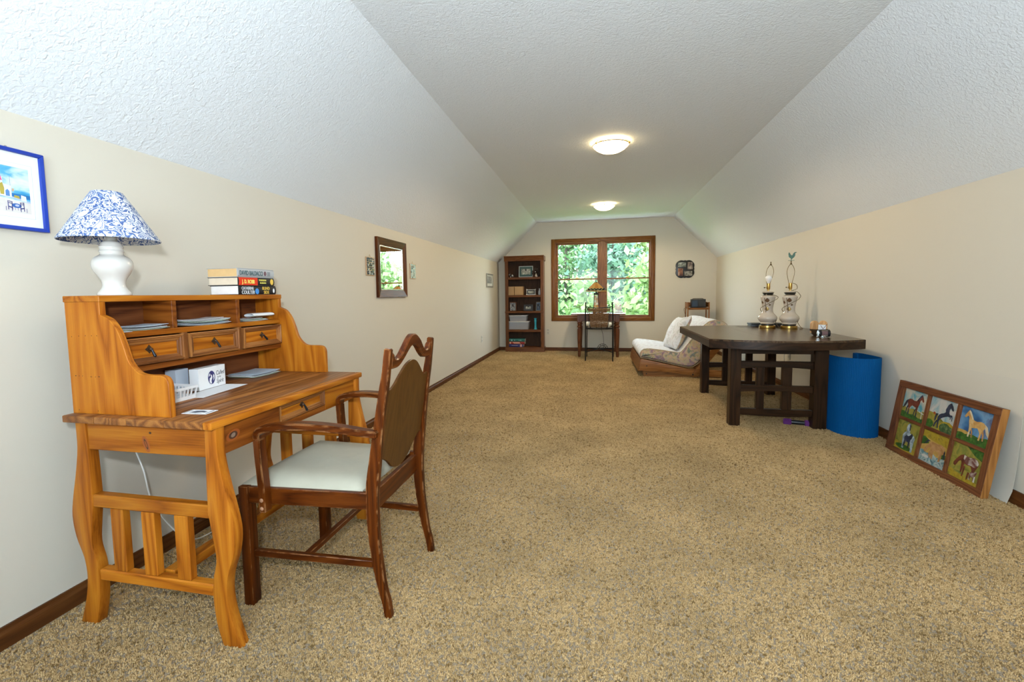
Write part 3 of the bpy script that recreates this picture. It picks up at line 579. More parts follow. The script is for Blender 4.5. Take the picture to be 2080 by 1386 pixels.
BLUEP = plain('pale_blue_paper', (0.55, 0.66, 0.76), 0.7); GREENP = plain('pale_green_paper', (0.55, 0.68, 0.55), 0.7)
def stack(name, label, cy, z0, n, w, d, cx=-1.652, sx=0.01, curl=0.004):
    t = thing(name, label, 'papers', (cx, cy, z0), 'loose papers on the writing desk')
    for k in range(n):
        bm = BM(); sheet(bm, cx + sx * math.sin(k * 2.3), cy + 0.009 * math.cos(k * 1.7), z0 + 0.0003 + k * 0.0042, w * (1 - 0.08 * (k % 3)), d * (1 - 0.05 * (k % 2)), 0.05 * math.sin(k * 3.1), curl, 0.0012)
        part('sheet', bm, [WHITE, WHITE, BLUEP, WHITE, GREENP][(k + n) % 5], t)
    return t
stack('envelope_stack', 'thin pile of white and blue envelopes in the left cubbyhole of the hutch', 1.36, 1.0095, 4, 0.11, 0.20)
stack('paper_stack', 'taller pile of curled white papers in the middle cubbyhole', 1.64, 1.0095, 6, 0.11, 0.25, curl=0.006)
stack('paper_stack', 'few loose papers in the right cubbyhole under a rolled sheet', 1.92, 1.0095, 3, 0.11, 0.17, curl=0.003)
bm = BM(); pts = [(0.020 * math.cos(a) * (1.3), 0.011 * math.sin(a)) for a in np.linspace(0, 6.9, 26)]
A = [bm.verts.new((-1.615 + q[0], 1.905, 1.0365 + q[1] * (1 - 0.02 * i))) for i, q in enumerate(pts)]; B = [bm.verts.new((-1.610 + q[0], 2.045, 1.0365 + q[1] * (1 - 0.02 * i))) for i, q in enumerate(pts)]
for i in range(len(pts) - 1): bm.faces.new((A[i], A[i + 1], B[i + 1], B[i]))
solo('rolled_paper', bm, WHITE, 'rolled white paper lying in the right cubbyhole of the hutch', 'papers', (-1.612, 1.975, 1.0255))
bm = BM(); sheet(bm, -1.588, 1.262, 1.0096, 0.05, 0.06, 0.0, 0, 0.0008); solo('paper_slip', bm, WHITE, 'small white slip at the left end of the upper hutch shelf', 'papers', (-1.588, 1.262, 1.0096))
# white box with crest
SP = DZ + 0.0005
t = thing('stationery_box', 'white upright cardboard box printed with a blue emblem and script on the desk', 'box', (-1.605, 1.65, SP))
bm = BM(); M4 = [(-1.582, 1.567), (-1.600, 1.725), (-1.640, 1.720), (-1.622, 1.562)]; prism(bm, M4, 'Z', SP + 0.002, 0.832, 0.0008); part('carton', bm, WHITE, t)
un = Vector((-0.018, 0.158, 0)).normalized(); nn = Vector((0.158, 0.018, 0)).normalized(); P0 = Vector((-1.582, 1.567, SP)) + nn * 0.0006
pl = Plane(P0, un, (0, 0, 1), nn); bm = BM()
NAVY = plain('navy_print', (0.03, 0.035, 0.16), 0.5)
pl.poly(bm, ellipse(0.074, 0.046, 0.021, 0.0285, 24), 0.0002); e_ = part('emblem', bm, NAVY, t, 0)
bm = BM(); pl.poly(bm, [(0.060, 0.030), (0.066, 0.022), (0.074, 0.020), (0.072, 0.034), (0.078, 0.044), (0.075, 0.056), (0.068, 0.060), (0.070, 0.048), (0.062, 0.044)], 0.0004); pl.poly(bm, [(0.082, 0.030), (0.090, 0.040), (0.091, 0.052), (0.086, 0.060), (0.082, 0.050), (0.085, 0.042)], 0.0004); pl.poly(bm, [(0.057, 0.050), (0.064, 0.056), (0.066, 0.066), (0.059, 0.060)], 0.0004)
part('emblem_figure', bm, WHITE, e_, 0)
SCR = plain('grey_script_print', (0.10, 0.10, 0.12), 0.6)
for s, size, a, bb in (('Called', 0.026, 0.100, 0.052), ('by the', 0.011, 0.108, 0.039), ('Spirit', 0.026, 0.102, 0.0165)):
    lettering(s, size, pl.at(a, bb, 0.0003), un, (0, 0, 1), SCR, t, ext=0.0001, xs=0.78, shear=0.25)
bm = BM(); prism(bm, [(-1.655, 1.742), (-1.66, 1.79), (-1.69, 1.785), (-1.685, 1.737)], 'Z', SP, 0.795, 0.001); solo('carton', bm, WHITE, 'small plain white carton behind the printed box', 'box', (-1.67, 1.765, SP))
bm = BM(); prism(bm, [(-1.66, 1.535), (-1.665, 1.60), (-1.715, 1.60), (-1.71, 1.535)], 'Z', SP, 0.832, 0.001); solo('carton', bm, plain('pale_blue_card', (0.62, 0.70, 0.80), 0.6), 'pale blue white carton standing behind left edge of the printed box', 'box', (-1.69, 1.565, SP))
# slatted plastic basket
bk = thing('plastic_basket', 'small white slotted plastic basket beside the printed box on the desk', 'basket', (-1.56, 1.41, SP))
PL = plain('white_plastic', (0.78, 0.79, 0.80), 0.3)
def bquad(z, g): return [(-1.506 + g, 1.385 - g), (-1.506 + g, 1.470 + g), (-1.615 - g, 1.470 + g), (-1.615 - g, 1.385 - g)]
bm = BM(); prism(bm, bquad(0, 0), 'Z', SP, SP + 0.003); part('basket_floor', bm, PL, bk)
bm = BM(); lo, hi = bquad(0, 0), bquad(0, 0.009)
for k in range(4):
    a, b2 = Vector((*lo[k], 0)), Vector((*lo[(k + 1) % 4], 0)); c, d2 = Vector((*hi[k], 0)), Vector((*hi[(k + 1) % 4], 0))
    for z0, z1 in ((0.0, 0.014), (0.040, 0.050)):
        t0, t1 = z0 / 0.05, z1 / 0.05; sweep_bar(bm, [a.lerp(c, (t0 + t1) / 2) + Vector((0, 0, SP + (z0 + z1) / 2)), b2.lerp(d2, (t0 + t1) / 2) + Vector((0, 0, SP + (z0 + z1) / 2))], 0.002 if z0 == 0 else 0.004, z1 - z0, (a - b2).cross(Vector((0, 0, 1))))
    ns = 6 if k % 2 == 0 else 8
    for j in range(ns):
        q = (j + 0.5) / ns if 0 < j < ns - 1 else (0.03 if j == 0 else 0.97); p0, p1 = a.lerp(b2, q), c.lerp(d2, q); sweep_bar(bm, [p0.lerp(p1, 0.25) + Vector((0, 0, SP + 0.013)), p0.lerp(p1, 0.8) + Vector((0, 0, SP + 0.041))], 0.006, 0.002, (b2 - a))
part('basket_wall', bm, PL, bk)
bm = BM(); sheet(bm, -1.535, 1.60, SP, 0.10, 0.27, 0.12, 0, 0.0008); solo('paper_sheet', bm, WHITE, 'long white sheet lying flat under the printed box', 'papers', (-1.535, 1.60, SP))
stack('paper_stack', 'pile of printed white sheets at the right end of the desk under the hutch', 1.96, SP, 4, 0.17, 0.19, cx=-1.665, curl=0.002)
cd = thing('picture_card', 'white postcard with dark drawing near the front left corner of the desk', 'card', (-1.296, 1.28, SP))
bm = BM(); prism(bm, [(-1.341, 1.252), (-1.250, 1.258), (-1.253, 1.312), (-1.347, 1.304)], 'Z', SP, SP + 0.0012); part('card_stock', bm, WHITE, cd)
bm = BM(); pl = Plane((-1.341, 1.252, SP + 0.0013), (0.091, 0.006, 0), (-0.006, 0.053, 0), (0, 0, 1))
for q in ([(0.04, 0.1), (0.08, 0.1), (0.08, 0.9), (0.04, 0.9)], [(0.9, 0.12), (0.96, 0.12), (0.96, 0.9), (0.9, 0.9)], [(0.2, 0.35), (0.45, 0.25), (0.6, 0.4), (0.78, 0.35), (0.8, 0.6), (0.55, 0.75), (0.3, 0.7)], [(0.25, 0.12), (0.75, 0.12), (0.75, 0.18), (0.25, 0.18)]): pl.poly(bm, q, 0.0001)
part('card_drawing', bm, plain('slate_ink', (0.07, 0.09, 0.13), 0.6), cd, 0)

# ------------------------------------------------------------------ mahogany armchair facing the desk
MZ, MX, MY = wood('mahogany', 'Z'), wood('mahogany', 'X'), wood('mahogany', 'Y')
ch = thing('armchair', 'worn mahogany open armchair with shaped back panel and pale vinyl seat at desk', 'chair', (-0.98, 1.63, 0))
YC = 1.632
def side(s, ya): return YC + s * ya          # s=-1 near the camera
# rear legs and back posts in one curved piece each
POST = [(-.703, 0), (-.711, .055), (-.724, .107), (-.737, .187), (-.746, .265), (-.750, .335), (-.751, .40), (-.747, .475), (-.737, .55), (-.724, .64), (-.710, .735), (-.697, .81), (-.688, .864), (-.678, .944)]
PW = [.027, .028, .030, .036, .038, .042, .043, .045, .041, .036, .031, .029, .025, .024]
for s in (-1, 1):
    bm = BM(); ys = [side(s, .212 - 0.010 * max(0, (z - .45) / .5)) for x, z in POST]
    P = spline([(x, y, z) for (x, z), y in zip(POST, ys)], 4); Wd = [float(np.interp(p.z, [q[1] for q in POST], PW)) for p in P]
    sweep_bar(bm, P, 0.024, Wd, (0, 1, 0)); bmesh.ops.bevel(bm, geom=[e for e in bm.edges if e.calc_face_angle(0) > 0.8], offset=0.003, segments=2, affect='EDGES'); part('back_post', bm, MZ, ch)
    bm = BM(); y0 = side(s, .235); box(bm, -1.252, -1.214, y0 - 0.021, y0 + 0.021, 0, .447, 0.003, 2); part('front_leg', bm, MZ, ch)
    for z0, z1, nm in ((.386, .445, 'side_rail'), (.178, .203, 'side_stretcher')):
        bm = BM(); sweep_bar(bm, [(-1.214, side(s, .240 if z0 > .3 else .226), (z0 + z1) / 2), (-.755, side(s, .212), (z0 + z1) / 2)], 0.020, z1 - z0, (0, 1, 0)); bmesh.ops.bevel(bm, geom=list(bm.edges), offset=0.002, segments=1, affect='EDGES'); part(nm, bm, MX, ch)
    # arm: curved support rising outside the rail, rounded corner, arched rest sloping down to the post
    yo = .262
    bm = BM(); arm = spline([(-1.136, side(s, yo), .37), (-1.138, side(s, yo), .45), (-1.145, side(s, yo), .56), (-1.148, side(s, yo), .630)], 5)
    sweep_bar(bm, arm, 0.036, [0.026 + 0.012 * i / (len(arm) - 1) * 0 for i in range(len(arm))], (0, 1, 0)); bmesh.ops.bevel(bm, geom=[e for e in bm.edges if e.calc_face_angle(0) > 0.8], offset=0.003, segments=2, affect='EDGES'); part('arm_support', bm, MZ, ch)
    bm = BM(); top = spline([(-1.148, side(s, yo), .628), (-1.146, side(s, yo), .648), (-1.136, side(s, yo), .661), (-1.112, side(s, yo), .669), (-1.06, side(s, yo - .002), .677), (-1.00, side(s, yo - .006), .681), (-.93, side(s, yo - .014), .679), (-.85, side(s, yo - .024), .672), (-.78, side(s, yo - .032), .662), (-.716, side(s, yo - .038), .655)], 5)
    sweep_bar(bm, top, [0.036 + 0.010 * math.sin(math.pi * i / (len(top) - 1)) for i in range(len(top))], [0.026 - 0.003 * i / (len(top) - 1) for i in range(len(top))], (0, 1, 0))
    bmesh.ops.bevel(bm, geom=[e for e in bm.edges if e.calc_face_angle(0) > 0.8], offset=0.004, segments=2, affect='EDGES'); part('arm_rest', bm, MX, ch)
    bm = BM()
    for z in (.415, .385): ball(bm, (-1.137, side(s, yo + .018), z), 0.0075, 10, (1, 0.45, 1))
    part('wood_plug', bm, plain('worn_bare_wood', (0.34, 0.17, 0.09), 0.5), ch)
bm = BM(); box(bm, -1.250, -1.222, side(-1, .216), side(1, .216), .386, .445, 0.002); part('front_rail', bm, MY, ch)
bm = BM(); box(bm, -.778, -.756, side(-1, .201), side(1, .201), .362, .435, 0.002); part('rear_rail', bm, MY, ch)
bm = BM(); box(bm, -1.03, -1.006, side(-1, .216), side(1, .216), .180, .200, 0.002); part('cross_stretcher', bm, MY, ch)
# slip seat
bm = BM(); nx, ny = 14, 14; G = []
for i in range(nx + 1):
    row = []
    for j in range(ny + 1):
        u, v = i / nx, j / ny; x = -1.250 + u * 0.462; hw = .236 - .026 * u; y = YC + (2 * v - 1) * hw
        e = min(u, 1 - u, v, 1 - v); z = .449 + 0.030 * (1 - (1 - min(1, e / 0.14)) ** 2.2) + 0.006 * math.sin(math.pi * u) * math.sin(math.pi * v) + (0.0012 * math.sin(17 * x + 31 * y) if e > .1 else 0)
        if e < 1e-6: x += 0; z = .449
        row.append(bm.verts.new((x, y, z)))
    G.append(row)
for i in range(nx):
    for j in range(ny): bm.faces.new((G[i][j], G[i + 1][j], G[i + 1][j + 1], G[i][j + 1]))
bnd = [G[i][0] for i in range(nx + 1)] + [G[nx][j] for j in range(1, ny + 1)] + [G[i][ny] for i in range(nx - 1, -1, -1)] + [G[0][j] for j in range(ny - 1, 0, -1)]
lo = [bm.verts.new((v.co.x, v.co.y, .438)) for v in bnd]
for i in range(len(bnd)): bm.faces.new((bnd[i], bnd[(i + 1) % len(bnd)], lo[(i + 1) % len(bnd)], lo[i]))
bmesh.ops.recalc_face_normals(bm, faces=bm.faces)
part('seat', bm, plain('aged_cream_vinyl', (0.41, 0.385, 0.30), 0.45, spec=0.3, var=0.10, vscale=14, bump=0.25, bscale=25), ch, 60)
# crest rail and back panel, both leaning with the posts
def px(z): return float(np.interp(z, [q[1] for q in POST], [q[0] for q in POST]))
crest = [(-1, .925), (-.93, .925), (-.85, .905), (-.70, .902), (-.55, .915), (-.35, .948), (-.15, .972), (0, .977), (.15, .972), (.35, .948), (.55, .915), (.70, .902), (.85, .905), (.93, .925), (1, .925)]
ct = [(p.x, p.y) for p in spline([(a, b, 0) for a, b in crest], 4)]; cb = [(p.x, p.y) for p in spline([(a, b, 0) for a, b in [(-1, .872), (-.85, .870), (-.65, .872), (-.45, .892), (-.2, .925), (0, .937), (.2, .925), (.45, .892), (.65, .872), (.85, .870), (1, .872)]], 4)]
def panel(top, bot, hw, th, nm, mat, off=0.0, bev=0.002):
    bm = BM(); pts = [(YC + a * hw, b) for a, b in top] + [(YC + a * hw, b) for a, b in bot[::-1]]
    prism(bm, pts, 'X', -th / 2, th / 2, bev)
    for v in bm.verts: v.co.x += px(v.co.z) + off
    return part(nm, bm, mat, ch)
panel(ct, cb, .191, .024, 'crest_rail', MY, 0, 0.004)
st = [(p.x, p.y) for p in spline([(a, b, 0) for a, b in [(-1, .800), (-.86, .797), (-.7, .808), (-.5, .838), (-.25, .868), (0, .878), (.25, .868), (.5, .838), (.7, .808), (.86, .797), (1, .800)]], 4)]
sb = [(p.x, p.y) for p in spline([(a, b, 0) for a, b in [(-1, .548), (-.85, .545), (-.65, .525), (-.4, .488), (-.15, .470), (.15, .470), (.4, .488), (.65, .525), (.85, .545), (1, .548)]], 4)]
panel(st, sb, .192, .010, 'back_panel', wood('splat', 'Z'), 0.002, 0.001)

# ------------------------------------------------------------------ ceiling lights
BOWL = emit('lit_frosted_bowl', (1.0, 0.77, 0.42), BULB)
def ceiling_light(cx, cy, label, rot):
    t = thing('ceiling_light', label, 'light', (cx, cy, HC), 'ceiling bowl lights')
    bm = BM(); lathe(bm, [(0.0, HC - 0.012), (0.10, HC - 0.012), (0.105, HC - 0.004), (0.105, HC)], cx, cy, 32); part('mount_pan', bm, plain('white_enamel', (0.8, 0.79, 0.75), 0.4), t)
    prof = [(0.0, HC - 0.100), (0.05, HC - 0.096), (0.09, HC - 0.085), (0.125, HC - 0.066), (0.150, HC - 0.044), (0.158, HC - 0.034), (0.161, HC - 0.031), (0.157, HC - 0.030), (0.146, HC - 0.041), (0.120, HC - 0.062), (0.086, HC - 0.080), (0.045, HC - 0.091), (0.0, HC - 0.095)]
    bm = BM(); lathe(bm, prof, cx, cy, 40); part('glass_bowl', bm, BOWL, t, 60)
    bm = BM(); lathe(bm, [(0.1595, HC - 0.036), (0.1635, HC - 0.034), (0.1635, HC - 0.029), (0.159, HC - 0.0285)], cx, cy, 40); part('brass_rim', bm, BRASS, t)
    sl = bpy.data.lights.new('bowl_light', 'SPOT'); sl.energy = BULB_W; sl.color = (1.0, 0.80, 0.52); sl.spot_size = R(178); sl.spot_blend = 0.25; sl.shadow_soft_size = 0.12
    so = bpy.data.objects.new('bowl_light', sl); COL.objects.link(so); so.parent = t; so.location = (0, 0, -0.225)
    for k in range(3):
        a = rot + 2 * math.pi * k / 3; u = Vector((math.cos(a), math.sin(a), 0)); c = Vector((cx, cy, HC))
        bm = BM(); tube(bm, [c + u * 0.10 + Vector((0, 0, -0.006)), c + u * 0.150 + Vector((0, 0, -0.012)), c + u * 0.168 + Vector((0, 0, -0.026)), c + u * 0.166 + Vector((0, 0, -0.040)), c + u * 0.158 + Vector((0, 0, -0.043))], 0.004, 8); ball(bm, c + u * 0.170 + Vector((0, 0, -0.034)), 0.008, 8); part('rim_clip', bm, BRASS, t)
    return t
ceiling_light(0.130, 4.42, 'nearer lit frosted bowl ceiling light with brass rim', R(100))
ceiling_light(0.126, 7.42, 'farther lit frosted bowl ceiling light above the window end', R(150))

# ------------------------------------------------------------------ left wall: pictures, mirror, tiles
def frame_parts(t, y0, y1, z0, z1, w, dep, x, s, mat_v, mat_h, name='frame_side', lip=0.0):
    """four mitred frame sides on a wall plane x, projecting by s*dep"""
    o = [(y0, z0), (y1, z0), (y1, z1), (y0, z1)]; i = [(y0 + w, z0 + w), (y1 - w, z0 + w), (y1 - w, z1 - w), (y0 + w, z1 - w)]
    for k in range(4):
        bm = BM(); q = [o[k], o[(k + 1) % 4], i[(k + 1) % 4], i[k]]
        A = [bm.verts.new((x, a, b)) for a, b in q]; B = [bm.verts.new((x + s * (dep if j < 2 else dep - lip), a, b)) for j, (a, b) in enumerate(q)]
        fs = [bm.faces.new(A), bm.faces.new(B[::-1])] + [bm.faces.new((A[j], B[j], B[(j + 1) % 4], A[(j + 1) % 4])) for j in range(4)]
        bmesh.ops.recalc_face_normals(bm, faces=fs); bmesh.ops.bevel(bm, geom=list(bm.edges), offset=min(0.0015, w * 0.12), segments=1, affect='EDGES')
        part(name, bm, mat_h if k % 2 == 0 else mat_v, t)
# blue framed seaside print
t = thing('framed_print', 'blue framed print of a white seaside terrace at left edge of left wall', 'picture', (XL, 1.09, 1.486))
BLUEF = plain('cobalt_frame_paint', (0.012, 0.045, 0.36), 0.35)
frame_parts(t, 0.915, 1.266, 1.355, 1.617, 0.0125, 0.022, XL, 1, BLUEF, BLUEF, lip=0.002)
xp = XL + 0.012; bm = BM(); box(bm, XL + 0.002, xp, 0.926, 1.256, 1.366, 1.606); part('mat_board', bm, plain('white_mat_board', (0.80, 0.80, 0.79), 0.7), t)
pl = Plane((xp, 1.222, 1.4115), (0, -0.266, 0), (0, 0, 0.1465), (1, 0, 0))
def pnt(n, c, **k): return plain('paint_' + n, c, 0.6, **k)
pm = [pattern('print_sky', [(0.03, 0.28, 0.55), (0.10, 0.42, 0.66), (0.55, 0.72, 0.80), (0.72, 0.80, 0.84)], 16, 0.6, 3, 0.6, stretch=(1, 0.6, 1.6)), pnt('sea', (0.015, 0.16, 0.42)), pnt('stone_white', (0.72, 0.74, 0.78)), pnt('terrace', (0.70, 0.66, 0.62), var=0.12, vscale=60), pnt('door_blue', (0.10, 0.25, 0.55)), pnt('ochre', (0.45, 0.36, 0.06)), pnt('pink', (0.75, 0.10, 0.30)), pnt('ink_blue', (0.02, 0.03, 0.20)), pnt('table_blue', (0.03, 0.12, 0.40)), pnt('sand', (0.60, 0.38, 0.22)), pnt('shade_blue', (0.45, 0.50, 0.68))]
bm = BM()
_pp = pl.poly
pl.poly = lambda bm, pts, h, mi=0: _pp(bm, [(x if mi in (0, 1, 3) else x * .5, y) for x, y in pts], h, mi)
# a runs from the right edge of the picture towards the left
pl.poly(bm, [(0, 0), (1, 0), (1, 1), (0, 1)], 0.0003, 0); pl.poly(bm, [(0, .32), (1, .32), (1, .46), (0, .41)], 0.0005, 1)
pl.poly(bm, [(0, 0), (1, 0), (1, .30), (.5, .33), (0, .24)], 0.0006, 3); pl.poly(bm, [(0, .24), (.46, .33), (.46, .36), (0, .27)], 0.0007, 10)
pl.poly(bm, [(.08, .26), (.20, .28), (.19, .40), (.09, .38)], 0.0008, 2); pl.poly(bm, [(.38, .32), (.95, .34), (.95, .70), (.55, .73), (.54, .60), (.38, .57)], 0.0008, 2)
pl.poly(bm, [(.42, .34), (.50, .34), (.50, .45), (.46, .49), (.42, .45)], 0.0009, 4); pl.poly(bm, [(.53, .36), (.60, .36), (.62, .58), (.55, .62), (.52, .5)], 0.0009, 5); pl.poly(bm, [(.55, .66), (.70, .66), (.68, .76), (.58, .78)], 0.0009, 6); pl.poly(bm, [(.33, .46), (.37, .46), (.37, .52), (.33, .52)], 0.0009, 9); pl.poly(bm, [(.22, .31), (.34, .33), (.33, .38), (.23, .37)], 0.0009, 5)
pl.poly(bm, ellipse(.30, .15, .10, .05, 18), 0.0009, 8); pl.poly(bm, ellipse(.29, .155, .045, .025, 14), 0.0011, 10)
def pchair(a, m):
    for q in ([(a, .04), (a + .015, .04), (a + .02, .24), (a + .005, .24)], [(a + m * .07, .02), (a + m * .07 + .013, .02), (a + m * .075 + .013, .23), (a + m * .075, .23)], [(a, .10), (a + m * .08, .08), (a + m * .08, .105), (a, .125)], [(a, .19), (a + m * .08, .175), (a + m * .08, .19), (a, .205)], [(a, .225), (a + m * .08, .21), (a + m * .08, .225), (a, .24)], [(a - m * .05, .02), (a - m * .05 + .01, .02), (a - m * .05 + .01, .11), (a - m * .05, .11)]): pl.poly(bm, q, 0.001, 7)
pchair(.14, 1); pchair(.46, -1)
for a in (.22, .27, .33, .38): pl.poly(bm, [(a, .05), (a + .008, .05), (a + .008, .12), (a, .12)], 0.0008, 7)
pl.poly(bm, [(.395, .56), (.40, .56), (.40, .78), (.395, .78)], 0.0007, 7)
pl.poly = _pp
part('printed_scene', bm, pm, t, 0)
bm = BM()
for q in ([(-.042, -.105), (1.06, -.105), (1.06, -.11), (-.042, -.11)], [(-.042, 1.085), (1.06, 1.085), (1.06, 1.09), (-.042, 1.09)], [(-.042, -.11), (-.039, -.11), (-.039, 1.09), (-.042, 1.09)]): pl.poly(bm, q, 0.0002)
part('mat_line', bm, plain('grey_green_line', (0.45, 0.52, 0.50), 0.7), t, 0)
bm = BM(); ball(bm, (XL + 0.010, 1.168, 1.619), 0.004, 8); part('nail_head', bm, plain('dull_steel', (0.3, 0.28, 0.28), 0.4, 0.8), t)
# mirror
t = thing('wall_mirror', 'rectangular wall mirror in a wide dark red wood frame on left wall', 'mirror', (XL, 4.06, 1.37))
MF = wood('mahogany', 'Z'); frame_parts(t, 3.745, 4.372, 1.107, 1.637, 0.068, 0.026, XL, 1, MF, wood('mahogany', 'Y'), lip=0.012)
MIR, nt, b_ = newmat('silvered_mirror'); b_.inputs['Base Color'].default_value = (0.93, 0.95, 0.95, 1); b_.inputs['Metallic'].default_value = 1; b_.inputs['Roughness'].default_value = 0.01
bm = BM(); box(bm, XL + 0.004, XL + 0.009, 3.805, 4.312, 1.167, 1.577); part('mirror_glass', bm, MIR, t, 0)
BEV = plain('silver_fillet', (0.75, 0.78, 0.78), 0.2, 0.8)
bm = BM()
for a in ((3.811, 4.306, 1.173, 1.183), (3.811, 4.306, 1.561, 1.571), (3.811, 3.821, 1.183, 1.561), (4.296, 4.306, 1.183, 1.561)): box(bm, XL + 0.009, XL + 0.013, *a, 0.001)
part('inner_fillet', bm, BEV, t)
# two mosaic tiles
for y, z, lb, cols in ((3.636, 1.371, 'small dark mosaic tile plaque hanging left of the mirror', [(0.006, 0.008, 0.035), (0.010, 0.014, 0.055), (0.28, 0.30, 0.16), (0.45, 0.50, 0.52)]), (4.572, 1.372, 'small pale blue mosaic tile plaque hanging right of the mirror', [(0.45, 0.58, 0.60), (0.02, 0.04, 0.06), (0.55, 0.66, 0.66), (0.30, 0.42, 0.44)])):
    t = thing('mosaic_tile', lb, 'wall decoration', (XL, y, z), 'mosaic tiles beside the mirror')
    bm = BM(); box(bm, XL, XL + 0.010, y - 0.074, y + 0.074, z - 0.078, z + 0.078, 0.002); part('backing', bm, plain('copper_edge', (0.55, 0.36, 0.22), 0.35, 0.5), t)
    bm = BM(); rngt = random.Random(int(y * 100)); mt = []
    for i in range(7):
        for j in range(8):
            a, c = y - 0.068 + i * 0.0195 + rngt.uniform(0, .003), z - 0.072 + j * 0.018 + rngt.uniform(0, .003); f0 = len(bm.faces)
            q = [(a, c), (a + rngt.uniform(.012, .0185), c + rngt.uniform(-.004, .004)), (a + rngt.uniform(.012, .0185), c + rngt.uniform(.012, .018)), (a + rngt.uniform(-.003, .004), c + rngt.uniform(.011, .018))]
            prism(bm, q, 'X', XL + 0.010, XL + 0.0115); mi = rngt.choice([0, 0, 0, 1, 1, 2, 3])
            bm.faces.ensure_lookup_table()
            for f in bm.faces[f0:]: f.material_index = mi
    part('tesserae', bm, [plain('tessera_%d_%d' % (int(y), k), c, 0.12) for k, c in enumerate(cols)], t, 0, kind='stuff')
    bm = BM(); tube(bm, spline([(XL + 0.004, y - 0.012, z + 0.078), (XL + 0.003, y, z + 0.100), (XL + 0.004, y + 0.012, z + 0.078)], 5), 0.001, 5); part('hanging_wire', bm, BRASS, t)
# small grey triptych frame
t = thing('triptych_frame', 'small grey frame with three narrow dark pictures near far end of left wall', 'picture', (XL, 8.15, 1.366)); GF = plain('pewter_frame', (0.30, 0.29, 0.26), 0.4, 0.3)
frame_parts(t, 7.905, 8.400, 1.246, 1.487, 0.022, 0.02, XL, 1, GF, GF)
bm = BM(); box(bm, XL + 0.001, XL + 0.008, 7.92, 8.385, 1.26, 1.47); part('mat_board', bm, plain('pale_mat', (0.66, 0.65, 0.60), 0.7), t)
for k in range(3):
    bm = BM(); y = 7.99 + k * 0.115; box(bm, XL + 0.008, XL + 0.0095, y, y + 0.075, 1.315, 1.440); part('narrow_picture', bm, pattern('grey_photo', [(0.03, 0.03, 0.035), (0.12, 0.12, 0.12), (0.4, 0.4, 0.38)], 22, 0.4), t)
# electrical outlets and the floor register
OUT = plain('ivory_outlet_plastic', (0.62, 0.60, 0.52), 0.35)
def outlet(c, ax, s, label, w=0.072, h=0.116):
    t = thing('outlet_cover', label, 'outlet', c, 'wall outlets')
    def bxx(bm, u0, u1, z0, z1, d0, d1, bev=0.0):
        if ax == 'X': box(bm, *sorted((c[0] + s * d0, c[0] + s * d1)), c[1] + u0, c[1] + u1, c[2] + z0, c[2] + z1, bev)
        else: box(bm, c[0] + u0, c[0] + u1, *sorted((c[1] + s * d0, c[1] + s * d1)), c[2] + z0, c[2] + z1, bev)
    bm = BM(); bxx(bm, -w / 2, w / 2, -h / 2, h / 2, 0, 0.006, 0.002); part('cover_plate', bm, OUT, t)
    for z in (-0.027, 0.027):
        bm = BM(); bxx(bm, -0.017, 0.017, z - 0.017, z + 0.017, 0.006, 0.0085, 0.001); r_ = part('receptacle', bm, plain('ivory_receptacle', (0.50, 0.48, 0.42), 0.35), t)
        bm = BM()
        for u in (-0.007, 0.007): bxx(bm, u - 0.0012, u + 0.0012, z - 0.004, z + 0.007, 0.0085, 0.0088)
        part('slots', bm, BLACKP, r_, 0)
    return t
outlet((XL, 7.517, 0.373), 'X', 1, 'ivory wall outlet low on the left wall towards the far corner')
outlet((-0.907, YB, 0.382), 'Y', -1, 'ivory wall outlet on the back wall between bookcase and window')
o3 = outlet((XR, 5.72, 0.40), 'X', -1, 'ivory wall outlet on right wall behind the dark table')
bm = BM(); box(bm, XR - 0.05, XR - 0.0085, 5.70, 5.735, 0.405, 0.435, 0.004); tube(bm, spline([(XR - 0.045, 5.717, 0.42), (XR - 0.055, 5.71, 0.36), (XR - 0.04, 5.70, 0.20), (XR - 0.06, 5.66, 0.03), (XR - 0.10, 5.5, 0.008)], 6), 0.003, 6)
part('plug', bm, plain('white_plug', (0.7, 0.7, 0.68), 0.4), o3)
t = thing('floor_register', 'dark metal heating register set in the carpet beside left baseboard', 'vent', (-1.772, 7.214, 0)); RG = plain('register_bronze', (0.10, 0.085, 0.06), 0.4, 0.6)
bm = BM(); box(bm, -1.815, -1.730, 7.075, 7.09, 0.0, 0.008); box(bm, -1.815, -1.730, 7.338, 7.353, 0.0, 0.008); box(bm, -1.815, -1.803, 7.09, 7.338, 0.0, 0.008); box(bm, -1.742, -1.730, 7.09, 7.338, 0.0, 0.008); part('frame', bm, RG, t)
for k in range(11):
    bm = BM(); y = 7.098 + k * 0.0225; box(bm, -1.803, -1.742, y, y + 0.006, 0.001, 0.006); part('louvre', bm, RG, t)
bm = BM(); box(bm, -1.803, -1.742, 7.09, 7.338, 0.0003, 0.0008); part('duct_opening', bm, BLACKP, t)

